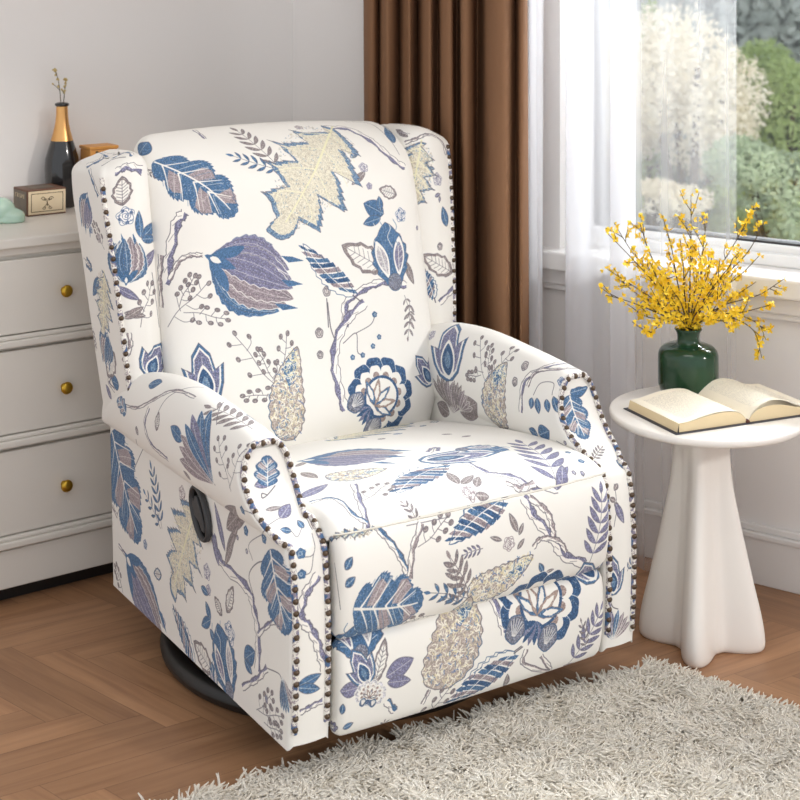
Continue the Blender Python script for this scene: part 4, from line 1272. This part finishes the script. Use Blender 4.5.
# mint green ceramic cloud
s0 = on_plane(3, 222, ZD)
mb = MB()
def blob(mb, lumps, N=40):
    """one smooth closed skin round several overlapping ellipsoids, radially sampled"""
    P = []
    for i in range(N+1):
        row = []
        ph = PI*i/N
        for k in range(2*N):
            th = 2*PI*k/(2*N); d = np.array((math.sin(ph)*math.cos(th), math.sin(ph)*math.sin(th), -math.cos(ph)))
            best = 0
            acc = 0
            for (cx, cy, cz, rx, ry, rz) in lumps:
                c = np.array((cx, cy, cz))/(rx, ry, rz); dd = d/(rx, ry, rz)
                A = dd@dd; B = -2*dd@c; C = c@c-1; D = B*B-4*A*C
                if D > 0:
                    t = (-B+math.sqrt(D))/(2*A)
                    if t > 0: acc += t**8
            row.append(tuple(d*acc**(1/8.)))
        P.append(row)
    mb.grid(P, cv=True)
blob(mb, [(-.004, 0, .002, .036, .032, .030), (.026, .0, -.012, .029, .026, .018), (-.036, 0, -.010, .03, .026, .020), (0, 0, -.020, .050, .030, .012)])
for i, v in enumerate(mb.v):
    if v[2] < -.026: mb.v[i] = (v[0], v[1], -.026)
o = mb.build('cloud_ornament', M['jade'], loc=(s0.x-.004, s0.y, ZD+.0262)); tag(o, 'glossy mint green rounded ceramic lump at dresser edge', 'ornament')

# dark wooden box with cream label
def zrot(p, a): return (p[0]*math.cos(a)-p[1]*math.sin(a), p[0]*math.sin(a)+p[1]*math.cos(a))
fl = on_plane(27.5, 217, ZD); fr = on_plane(66, 213, ZD)
bw = (fr-fl).length; bd = .085; bh = .063; ba = math.atan2(fr.y-fl.y, fr.x-fl.x)
bx = empty('keepsake_box', 'small dark wooden box with cream label and scrollwork on the dresser', 'box', (fl.x+bw/2*math.cos(ba)-bd/2*math.sin(ba), fl.y+bw/2*math.sin(ba)+bd/2*math.cos(ba), ZD), ba)
mb = MB(); mb.box((0, 0, bh/2), (bw, bd, bh)); mb.build('body', M['boxwood'], bx, smooth=False, bevel=.002)
mb = MB(); mb.box((0, -bd/2-.0008, bh/2), (bw-.004, .0016, bh-.008)); mb.build('label', M['cream'], bx, smooth=False)
mb = MB()
fx, fz = bw/2-.009, bh/2-.010
for a_, b_ in (((-fx, -fz), (fx, -fz)), ((fx, -fz), (fx, fz)), ((fx, fz), (-fx, fz)), ((-fx, fz), (-fx, -fz))):
    c_ = ((a_[0]+b_[0])/2, -bd/2-.0018, bh/2+(a_[1]+b_[1])/2); mb.box(c_, (abs(a_[0]-b_[0])+.0014, .0006, abs(a_[1]-b_[1])+.0014))
def scroll(mb, cx, cz, r, s1, s2, y):
    pts = []
    for k in range(15):
        a = k/14*2.2*PI; rr = r*(1-.75*k/14); pts.append((cx+s1*rr*math.cos(a), y, cz+s2*rr*math.sin(a)))
    mb.tube(pts, .00075, 5)
for s1 in (-1, 1):
    scroll(mb, s1*.010, bh/2+.008, .0058, s1, 1, -bd/2-.002); scroll(mb, s1*.0045, bh/2+.0055, .003, -s1, 1, -bd/2-.002)
    scroll(mb, s1*.0075, bh/2-.013, .0045, s1, -1, -bd/2-.002); mb.tube([(s1*.008, -bd/2-.002, bh/2-.012), (0, -bd/2-.002, bh/2-.003)], .0007, 5)
mb.tube([(0, -bd/2-.002, bh/2-.009), (0, -bd/2-.002, bh/2+.004)], .0012, 5)
mb.build('ornament_print', M['ink'], bx)
mb = MB(); mb.box((-bw/2-.0006, 0, bh/2), (.0012, bd-.012, bh-.010)); mb.build('side_panel', M['boxside'], bx, smooth=False)
mb = MB()
yy = .026
for k, st_ in enumerate((((0, 0), (0, 1), (.7, 1)), ((0, 1), (.7, 1), (.7, 0)), ((0, 0), (0, 1)), ((.7, 1), (0, 1), (0, 0), (.7, 0)), ((0, 0), (.35, 1), (.7, 0)), ((0, 0), (0, 1), (.7, .7), (0, .5)), ((0, 0), (0, 1), (.7, 1), (.7, 0), (0, 0)))):
    mb.tube([(-bw/2-.0014, yy-(k*.0078+p[0]*.006), bh-.021+p[1]*.009) for p in st_], .0007, 4)
mb.build('side_lettering', M['cream'], bx)
mb = MB(); mb.box((.0, 0, bh+.0004), (bw*.6, bd*.6, .0008)); mb.build('lid_inlay', M['boxside'], bx, smooth=False)

# orange wooden box behind the wing
q = on_plane(97, 204, ZD)
ob = empty('small_crate', 'orange wooden box on the dresser, half hidden behind the armchair wing', 'box', (q.x+.005, q.y, ZD), ba)
mb = MB(); mb.box((0, 0, .0705), (.075, .06, .141)); mb.build('body', M['orange'], ob, smooth=False, bevel=.003)
mb = MB(); mb.box((0, 0, .145), (.079, .064, .008)); mb.build('lid', M['orange'], ob, smooth=False, bevel=.002)
mb = MB(); mb.box((-.020, -.0305, .130), (.007, .001, .014)); mb.build('side_lettering', M['ink'], ob, smooth=False)

# ---------------------------------------------------------------- curtains
def cloth(name, path, z0, z1, material, thick=0.0, nz=40, sway=0.0, seed=1):
    rs = random.Random(seed); P = []
    pts = catmull(path, 7); n = len(pts); L = 0; uv = []
    ph = [rs.uniform(0, 6) for _ in range(n)]
    for i, p in enumerate(pts):
        row = []
        for k in range(nz+1):
            z = z0+(z1-z0)*k/nz; w = sway*(1-k/nz)
            row.append((p[0]+w*math.sin(i*.55+2.2*z), p[1]+w*math.cos(i*.43+1.7*z), z))
        P.append(row)
    mb = MB(); mb.grid(P)
    o = mb.build(name, material)
    if thick:
        s = o.modifiers.new('solid', 'SOLIDIFY'); s.thickness = thick; s.offset = 0
    return o
def folds(pxs, n_in, n_out, depth_bias=0):
    """zigzag of fold crests and valleys at picture columns pxs in front of the window wall"""
    out = []
    for k, px in enumerate(pxs):
        n = n_out if k % 2 == 0 else n_in
        out.append(wp(px_t(px, n), n))
    return out
# brown drape: tight folds at left, two broad folds at right
cols = [364, 372, 380, 385, 392, 399, 406, 411, 417, 425, 431, 437, 443, 451, 457, 463, 470, 478, 486, 497, 508, 515, 522, 527]
nn = [.12, .18, .13, .21, .20, .13, .20, .21, .13, .20, .21, .13, .20, .21, .13, .22, .22, .12, .20, .26, .25, .17, .22, .16]
cur = cloth('brown_curtain', [wp(px_t(c, n), n) for c, n in zip(cols, nn)], .01, 2.62, M['curtain'], .004, nz=50, sway=.004)
tag(cur, 'brown full-length drape in vertical folds behind the armchair', 'curtain')
# sheer: a narrow strip at the drape, then a gathered panel, then a thin single layer
c2 = [528, 535, 542, 536, 529, 536, 543]; n2 = [.08, .07, .09, .10, .12, .13, .12]
s1 = cloth('sheer_curtain', [wp(px_t(c, n), n) for c, n in zip(c2, n2)], .01, 2.62, M['sheer'], nz=30, sway=.003)
tag(s1, 'narrow white sheer strip hanging just beside the brown drape', 'curtain')
c3 = [565, 578, 591, 580, 568, 566, 579, 592, 601, 611, 624, 635, 627, 614, 612, 624, 635]
n3 = [.06, .055, .075, .09, .095, .115, .12, .10, .09, .08, .065, .075, .095, .10, .115, .125, .115]
r_ = bpy.data.objects.new('sheer_curtain', None); link(r_); tag(r_, 'wide white sheer panel hanging over the window behind the flowers', 'curtain')
q_ = wp(px_t(600, .09), .09)
g1 = cloth('gathered_folds', [wp(px_t(c, n), n) for c, n in zip(c3, n3)], .01, 2.62, M['sheer'], nz=30, sway=.003, seed=3)
c4 = [635, 645, 660, 675, 690, 705, 720, 730, 736]; n4 = [.10, .110, .10, .107, .10, .107, .103, .105, .107]
g2 = cloth('single_layer', [wp(px_t(c, n), n) for c, n in zip(c4, n4)], .01, 2.62, M['sheer_thin'], nz=30, sway=.002, seed=4)
for g in (g1, g2): g.parent = r_

# ---------------------------------------------------------------- side table
tc = Vector((.641, 3.06, 0)); TZ = .470
ta = empty('side_table', 'round white side table on a four-lobed flared pedestal beside the armchair', 'side table', (tc.x, tc.y, 0))
prof = [(0, TZ-.018), (.188, TZ-.018), (.197, TZ-.0165), (.2015, TZ-.012), (.2022, TZ-.006), (.201, TZ-.002), (.197, TZ), (0, TZ)]
mb = MB(); mb.lathe(prof, 96); mb.build('tabletop', M['table'], ta, sharp=50)
def pedestal():
    P = []; n = 160
    zs = np.concatenate([[0, .002, .006, .012, .02], np.linspace(.035, TZ-.018, 34)])
    rot = math.radians(-108)
    for z in zs:
        t = z/(TZ-.018)
        inner = sm(t, [0, .3, .6, .8, 1], [.066, .057, .047, .043, .050])
        outer = sm(t, [0, .07, .32, .57, .79, .95, 1], [.130, .128, .104, .079, .061, .060, .066])
        e = {0: .012, .002: .007, .006: .003, .012: .001}.get(float(z), 0)
        row = []
        for k in range(n):
            th = 2*PI*k/n; l = abs(math.cos(2*(th-rot)/1.0)) if False else (.5+.5*math.cos(4*(th-rot)))
            r = inner+(outer-inner)*l**1.7-e
            row.append((r*math.cos(th)-.018, r*math.sin(th)-.033, float(z)))
        P.append(row)
    mb = MB(); mb.grid(P, cv=True, flip=True); mb.add(P[0], [list(range(n))]); return mb
pedestal().build('pedestal', M['table'], ta)

# green vase
vc = Vector((.630, 3.20, 0))
vs_ = empty('ceramic_vase', 'glossy dark green vase with short neck on the white table', 'vase', (vc.x, vc.y, TZ))
vr = .0655
prof = [(0, 0), (.055, 0), (.061, .004), (vr, .02), (vr, .066), (.065, .082), (.062, .092), (.055, .099), (.042, .104), (.029, .106), (.0245, .110), (.0235, .117), (.0245, .127), (.0275, .134), (.0285, .1375), (.0265, .139), (.023, .136), (.021, .12), (.02, .09)]
mb = MB(); mb.lathe(prof, 64); mb.build('vase_body', M['vase'], vs_)
prof = [(.0290, .1355), (.0300, .1375), (.0290, .1395), (.0262, .1395)]
mb = MB(); mb.lathe(prof, 64); mb.build('rim', M['vase'], vs_)

# flowering branches
mouth = Vector((vc.x, vc.y, TZ+.14))
tips = [(691, 195, 0), (662, 215, .05), (614, 223, .02), (606, 232, -.05), (640, 224, .08), (607, 269, .03), (606, 295, -.03), (618, 279, .06), (646, 331, -.1), (637, 312, .0), (754, 208, .04),
        (765, 221, -.03), (759, 256, .06), (784, 279, .0), (770, 305, -.05), (762, 358, -.06), (766, 340, .02), (707, 216, -.06), (713, 251, -.09), (741, 253, -.07), (680, 238, -.08),
        (650, 262, -.1), (665, 272, -.12), (700, 262, -.13), (725, 285, -.11), (655, 300, -.12), (735, 312, -.1), (675, 290, .08), (715, 280, .1), (695, 245, .1), (745, 290, .08), (640, 262, .0)]
def petal_flower(mb, c, s):
    """four-petalled blossom: curled petals round a small centre"""
    ax = Vector((random.gauss(0, 1), random.gauss(0, 1), random.gauss(0, .8))).normalized(); e1 = ax.orthogonal().normalized(); e2 = ax.cross(e1)
    op = random.uniform(.25, 1.1)
    for k in range(4):
        a = k*PI/2+random.uniform(-.2, .2); d = e1*math.cos(a)+e2*math.sin(a); w = ax.cross(d)
        tip = (d*math.sin(op)+ax*math.cos(op)*.7)*s*1.25; mid = (d*math.sin(op)+ax*math.cos(op))*s*.65; ww = s*.36
        p = [c, c+mid+w*ww, c+tip+w*ww*.5, c+tip*1.12, c+tip-w*ww*.5, c+mid-w*ww]
        mid2 = c+mid+ax*-s*.12
        mb.add([tuple(x) for x in p+[mid2]], [(0, 1, 6), (1, 2, 6), (2, 3, 6), (3, 4, 6), (4, 5, 6), (5, 0, 6)])
for bi, (px, py, dd) in enumerate(tips):
    tip = at(px, py, vc.y+dd); a = random.uniform(0, 2*PI)
    base = mouth+Vector((math.cos(a)*.011, math.sin(a)*.011, -.06)); m0 = mouth+Vector(((tip-mouth).x*.05, (tip-mouth).y*.05, 0))
    v = tip-mouth
    if v.z < .02: c1 = m0+Vector((v.x*.45, v.y*.4, .035)); c2 = m0+Vector((v.x*.8, v.y*.8, .01))
    else: c1 = m0+Vector((v.x*.30, v.y*.3, v.z*.40)); c2 = m0+Vector((v.x*.68, v.y*.68, v.z*.70))
    j = lambda s: Vector((random.uniform(-s, s), random.uniform(-s, s), random.uniform(-s, s)))
    pts = [Vector(p) for p in catmull([base, m0, c1+j(.006), c2+j(.007), tip], 7)]
    root = empty('flowering_branch', 'thin brown twig with small yellow blossoms standing in the green vase', 'branch', tuple(mouth), 0, 'yellow flowering branches in the green vase')
    mb = MB(); fb = MB(); n = len(pts)
    loc = [p-mouth for p in pts]
    mb.tube(loc, [.0019*(1-.65*i/n) for i in range(n)], 6)
    # side twigs
    for k in range(random.randint(4, 6)):
        i = random.randint(int(n*.4), n-3); p = loc[i]; t = (loc[min(i+2, n-1)]-loc[i]).normalized()
        d = (t+j(.9)).normalized(); ln = random.uniform(.02, .05); q = p+d*ln+Vector((0, 0, ln*.25))
        mb.tube(catmull([p, (p+q)/2+j(.003), q], 3), [.0010]*7, 5) if False else mb.tube([p, (p+q)/2+j(.003), q], [.0011, .0009, .0006], 5)
        for f_ in (.45, .75, 1.0):
            petal_flower(fb, p+(q-p)*f_+j(.003), random.uniform(.0065, .010))
    inner = (Vector((px, py))-Vector((690, 290))).length < 62
    for i in range(int(n*.30), n):
        k_ = (i-n*.3)/(n*.7)
        pr = .66 if inner else .80-.62*k_
        for _ in range(2):
            if random.random() < pr: petal_flower(fb, loc[i]+j(.007), random.uniform(.0065, .0102))
    petal_flower(fb, loc[-1], .007)
    mb.build('twig', M['bark'], root); fb.build('blossom', M['petal'], root, smooth=False)

# ---------------------------------------------------------------- open book
def book():
    root_c = on_plane(748, 424, TZ)      # foot of the spine, toward the camera
    far = on_plane(694, 384, TZ)
    sp = Vector((-.40, .916, 0)); L = .185; ang_ = math.atan2(sp.y, sp.x)-PI/2
    o = empty('open_book', 'open hardback book lying face up on the white table in front of the vase', 'book', (root_c.x, root_c.y, TZ), ang_)
    # local: y along the spine (away), x to the right
    W2 = .168; Hh = .0045
    mb = MB()
    for s in (-1, 1):
        mb.box((s*(W2/2+.004), L/2, .0014), (W2+.008, L+.008, .0024))
    mb.box((0, L/2, .0014), (.012, L+.008, .0026)); mb.build('cover', M['cover'], o, smooth=False, bevel=.0008)
    def top(x, s):
        t = x/W2
        if s < 0: return .0028+.024*(1-math.exp(-t*14))*(1-.30*t)+.006*math.sin(min(1, t*1.2)*PI)
        return .0028+.020*(1-math.exp(-t*12))*(1-.25*t)+.010*math.sin(min(1, t*1.35)*PI)
    ends = []
    for s in (-1, 1):
        xs = np.concatenate([np.linspace(0.001, .03, 9), np.linspace(.04, W2-.003, 13)])
        P = np.array([[(s*(x), y, top(x, s)) for y in np.linspace(.002, L-.004, 5)] for x in xs])
        UV = np.array([[(x/W2, y/L) for y in np.linspace(0, 1, 5)*L] for x in xs])
        mb = MB()
        # page block walls (fore edge, head, tail) and underside
        mbp = MB(); mbp.grid(P, UV, flip=(s > 0)); 
        for y in (.002, L-.004):
            Q = np.array([[(s*x, y, .0028+(top(x, s)-.0028)*k/4) for k in range(5)] for x in xs]); mb.grid(Q)
        xe = W2-.003
        Q = np.array([[(s*(xe+.004*(1-k/4)*(1 if s < 0 else .4)), y, .0028+(top(xe, s)-.0028)*k/4) for k in range(5)] for y in (.002, L-.004)]); mb.grid(Q)
        blk = mb.build('page_block', M['edge'], o, sharp=30)
        mbp.build('printed_page', M['print'], blk)
        # a few loosely lifted leaves near the spine
        for q in range(4):
            lift = .004+.005*q; mb = MB(); x1 = W2*(.97-.05*q)
            X = np.linspace(.001, x1, 16)
            R = np.array([[(s*x, y, top(x, s)+lift*.5*math.sin(min(1, x/x1)*PI)**1.0*(1 if s > 0 else .45)+.0004) for y in (.0022, L-.0042)] for x in X])
            if s > 0 or q < 2:
                UV = np.array([[(x/W2, y) for y in (0, 1)] for x in X])
                lf = mb.grid(R, UV); lf.build('loose_leaf', M['print'], blk)
    mb = MB(); mb.tube([(0, -.001, .004), (0, .006, .005)], .0045, 10); mb.build('headband', M['band'], o)
book()

# ---------------------------------------------------------------- shaggy rug
def rug():
    k = np.array(on_plane(652, 664, .03))[:2]; d1 = np.array((-.875, -.484)); d2 = np.array((.76, -.65)); d1 /= np.linalg.norm(d1); d2 /= np.linalg.norm(d2)
    A = k; B = k+d1*1.45; C = k+d2*.85+d1*1.45; D = k+d2*.85
    mb = MB(); prism(mb, [tuple(A), tuple(B), tuple(C), tuple(D)][::-1], .001, .012)
    o = mb.build('shaggy_rug', mat('rug_backing', srgb(235, 228, 216), .95), smooth=False); tag(o, 'cream shaggy rug on the wood floor in front of the armchair', 'rug')
    N = 90000
    a = RNG.random(N)*1.45; b = RNG.random(N)*.85
    # keep density where it can be seen
    base = k+np.outer(a, d1)+np.outer(b, d2)
    keep = base[:, 1] > 0; base = base[keep]; N = len(base)
    cl = np.sin(base[:, 0]*37+np.sin(base[:, 1]*29)*2)*1.3+np.cos(base[:, 1]*41+np.sin(base[:, 0]*23)*2)*1.3
    th = cl+RNG.normal(0, 1.1, N); lean = RNG.uniform(.5, 1.0, N)*.036; h = RNG.uniform(.020, .029, N); w = RNG.uniform(.0020, .0036, N)
    dx = np.cos(th); dy = np.sin(th); S = 5
    tt = np.linspace(0, 1, S)
    cur_ = RNG.normal(0, .5, N)
    V = np.zeros((N, S, 3, 3))
    for i, t in enumerate(tt):
        ox = lean*t**1.6; side = cur_*.010*t*t
        cx = base[:, 0]+dx*ox-dy*side; cy = base[:, 1]+dy*ox+dx*side; cz = .010+h*np.sin(t*1.45)/np.sin(1.45)*1.0
        ww = w*(1-.55*t**3)
        for c in range(3):
            ph = th+2*PI*c/3
            V[:, i, c, 0] = cx-np.sin(th)*ww*np.cos(2*PI*c/3); V[:, i, c, 1] = cy+np.cos(th)*ww*np.cos(2*PI*c/3); V[:, i, c, 2] = cz+ww*np.sin(2*PI*c/3)
    base_i = (np.arange(N)*S*3)[:, None, None, None]
    ii = np.arange(S-1)[None, :, None]; cc = np.arange(3)[None, None, :]
    q = np.stack([ii*3+cc, ii*3+(cc+1) % 3, (ii+1)*3+(cc+1) % 3, (ii+1)*3+cc], -1)
    q = (q+base_i).reshape(-1, 4)
    me = bpy.data.meshes.new('pile'); nv = N*S*3; nf = len(q)
    me.vertices.add(nv); me.vertices.foreach_set('co', V.astype(np.float32).ravel())
    me.loops.add(nf*4); me.loops.foreach_set('vertex_index', q.astype(np.int32).ravel())
    me.polygons.add(nf); me.polygons.foreach_set('loop_start', np.arange(nf, dtype=np.int32)*4); me.polygons.foreach_set('loop_total', np.full(nf, 4, np.int32))
    me.update(); me.polygons.foreach_set('use_smooth', np.ones(nf, bool))
    m = mat('cream_pile', srgb(255, 252, 246), .9, spec=.1, vary=(30, srgb(252, 246, 236))); b_ = m.node_tree.nodes['Principled BSDF']; tl_ = m.node_tree.nodes.new('ShaderNodeBsdfTranslucent'); tl_.inputs[0].default_value = srgb(255, 251, 243); mx_ = m.node_tree.nodes.new('ShaderNodeMixShader'); mx_.inputs[0].default_value = .5; m.node_tree.links.new(b_.outputs[0], mx_.inputs[1]); m.node_tree.links.new(tl_.outputs[0], mx_.inputs[2]); m.node_tree.links.new(mx_.outputs[0], m.node_tree.nodes['Material Output'].inputs[0])
    me.materials.append(m); po = bpy.data.objects.new('pile', me); link(po, o); tag(po, None, None, None, 'stuff')
rug()

# ================================================================ OUTSIDE
def leaf_mat(name, c1, c2):
    m = mat(name, c1, .7, vary=(2.5, c2)); nt = m.node_tree; b = nt.nodes['Principled BSDF']
    out = nt.nodes['Material Output']; tl = nt.nodes.new('ShaderNodeBsdfTranslucent'); mx = nt.nodes.new('ShaderNodeMixShader'); mx.inputs[0].default_value = .4
    tl.inputs[0].default_value = c2; nt.links.new(b.outputs[0], mx.inputs[1]); nt.links.new(tl.outputs[0], mx.inputs[2]); nt.links.new(mx.outputs[0], out.inputs[0]); return m
LM = [leaf_mat('dark_leaf', srgb(110, 126, 100), srgb(150, 164, 136)), leaf_mat('bright_leaf', srgb(146, 170, 104), srgb(200, 216, 150)),
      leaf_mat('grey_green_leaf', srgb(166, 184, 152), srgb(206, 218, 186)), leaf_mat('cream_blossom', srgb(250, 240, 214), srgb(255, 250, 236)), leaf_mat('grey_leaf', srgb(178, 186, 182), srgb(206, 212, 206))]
GZ = -1.6
def tree(name, label, px, py, d, rx, rz, n, mi, seed, leaf=.06, group=None, sub=6):
    rs = np.random.default_rng(seed); c = np.array(at(px, py, d)); gz = GZ
    root = empty(name, label, 'tree' if 'tree' in name else 'shrub', (c[0], c[1], gz), 0, group)
    # crown: leaf blades scattered over several overlapping lumps
    lumps = [(np.array((rs.uniform(-.6, .6)*rx, rs.uniform(-.5, .5)*rx, rs.uniform(-.7, .7)*rz)), rs.uniform(.35, .6)) for _ in range(sub)]+[(np.zeros(3), .75)]
    k = rs.integers(0, len(lumps), n); dirs = rs.normal(size=(n, 3)); dirs /= np.linalg.norm(dirs, axis=1)[:, None]
    cen = np.array([lumps[i][0] for i in k]); rad = np.array([lumps[i][1] for i in k])
    pos = cen+dirs*rad[:, None]*np.array((rx, rx, rz))*(rs.uniform(.75, 1.05, n)[:, None]); pos[:, 2] += c[2]-gz
    e1 = rs.normal(size=(n, 3)); e1 /= np.linalg.norm(e1, axis=1)[:, None]; e2 = np.cross(e1, dirs); e2 /= (np.linalg.norm(e2, axis=1)[:, None]+1e-9)
    s = leaf*rs.uniform(.6, 1.3, n)[:, None]
    nn_ = np.cross(e1, e2)
    V = np.stack([pos-e1*s, pos+e2*s*.45+nn_*s*.1, pos+e1*s, pos-e2*s*.45+nn_*s*.1], 1)
    me = bpy.data.meshes.new('crown'); me.vertices.add(n*4); me.vertices.foreach_set('co', V.astype(np.float32).ravel()); me.loops.add(n*4); me.loops.foreach_set('vertex_index', np.arange(n*4, dtype=np.int32))
    me.polygons.add(n); me.polygons.foreach_set('loop_start', np.arange(n, dtype=np.int32)*4); me.polygons.foreach_set('loop_total', np.full(n, 4, np.int32)); me.update()
    me.materials.append(LM[mi]); o = bpy.data.objects.new('crown', me); link(o, root)
    mb = MB(); top = (c[2]-gz)
    for q in range(4):
        a = q*1.7+seed; mb.tube(catmull([(0.04*math.cos(a), .04*math.sin(a), 0), (.1*math.cos(a)*rx, .1*math.sin(a)*rx, top*.5), (.5*math.cos(a)*rx, .5*math.sin(a)*rx, top+.3*rz)], 4), [.05*(1-.08*i) for i in range(9)], 6)
    mb.build('trunk', M['bark'], root)
# far bank of trees (grey, hazy), a row closing the view
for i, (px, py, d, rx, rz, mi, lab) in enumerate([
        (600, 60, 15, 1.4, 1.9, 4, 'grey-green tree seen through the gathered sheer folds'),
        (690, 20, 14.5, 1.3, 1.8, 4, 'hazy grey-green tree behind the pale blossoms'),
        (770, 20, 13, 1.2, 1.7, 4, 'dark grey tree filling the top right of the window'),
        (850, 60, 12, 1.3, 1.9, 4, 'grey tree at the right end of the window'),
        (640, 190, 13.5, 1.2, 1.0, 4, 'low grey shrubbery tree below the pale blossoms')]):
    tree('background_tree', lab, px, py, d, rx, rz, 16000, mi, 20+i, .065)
tree('blossom_tree', 'pale cream blossoming tree in the middle of the window', 690, 95, 9.3, .50, .62, 12000, 3, 3, .024, sub=9)
tree('blossom_shrub', 'small cream blossoming shrub glimpsed between the sheer folds', 604, 100, 9.5, .16, .55, 2500, 3, 4, .035)
tree('blossom_shrub', 'low pale blossoming shrub just above the window ledge', 672, 205, 9.0, .26, .14, 1500, 3, 14, .03)
tree('green_tree', 'bright green tree to the right of the pale blossoms', 775, 125, 9.8, .45, .50, 16000, 1, 5, .028)
tree('green_tree', 'slim green tree behind the left edge of the blossoms', 652, 120, 9.9, .16, .9, 6000, 1, 15, .028)
tree('sage_shrub', 'soft grey-green shrub at the lower right of the window', 785, 190, 7.6, .34, .26, 14000, 2, 6, .02)
tree('dark_shrub', 'dark green shrub under the right tree', 745, 205, 9.4, .34, .22, 9000, 1, 8, .028)
tree('dark_shrub', 'shadowed dark shrub low in the middle of the window', 705, 205, 10.2, .6, .30, 9000, 0, 9, .03)
gm = mat('outside_ground', srgb(120, 124, 116), .95, vary=(1.2, srgb(150, 152, 142)))
mb = MB(); mb.add([(-14, 4.6, GZ), (14, 4.6, GZ), (20, 34, GZ+1.5), (-20, 34, GZ+1.5)], [(0, 1, 2, 3)]); o = mb.build('ground', gm, smooth=False); tag(o, None, None, None, 'structure')

# ================================================================ LIGHT
w = bpy.data.worlds.new('world'); SC.world = w; w.use_nodes = True; nt = w.node_tree
bg = nt.nodes['Background']; bg.inputs[0].default_value = (.93, .96, 1.0, 1); bg.inputs[1].default_value = 1.06
sun = bpy.data.lights.new('sun', 'SUN'); so = bpy.data.objects.new('sun', sun); link(so)
sd = Vector((.85, -.53, .43)).normalized(); so.rotation_euler = sd.to_track_quat('Z', 'Y').to_euler(); sun.energy = 1.0; sun.angle = math.radians(5); sun.color = (1, .955, .9)
def area(name, loc, to, sx, sy, e, col):
    l = bpy.data.lights.new(name, 'AREA'); l.shape = 'RECTANGLE'; l.size = sx; l.size_y = sy; l.energy = e; l.color = col
    o = bpy.data.objects.new(name, l); link(o); o.location = loc; o.rotation_euler = (Vector(loc)-Vector(to)).to_track_quat('Z', 'Y').to_euler(); return o
x, y = wp(T0+1.2, -1.6); x2, y2 = wp(T0+.6, .4)
area('daylight_through_window', (x, y, 2.6), (x2, y2, .7), 2.4, 1.4, 640, (.95, .98, 1))
l = area('added_overhead_fill', (.35, 1.9, 2.66), (.35, 1.9, 0), 1.3, 1.0, 14, (1, .965, .92))  # unseen fill light, added to brighten seat, rug, tabletop and floor from above
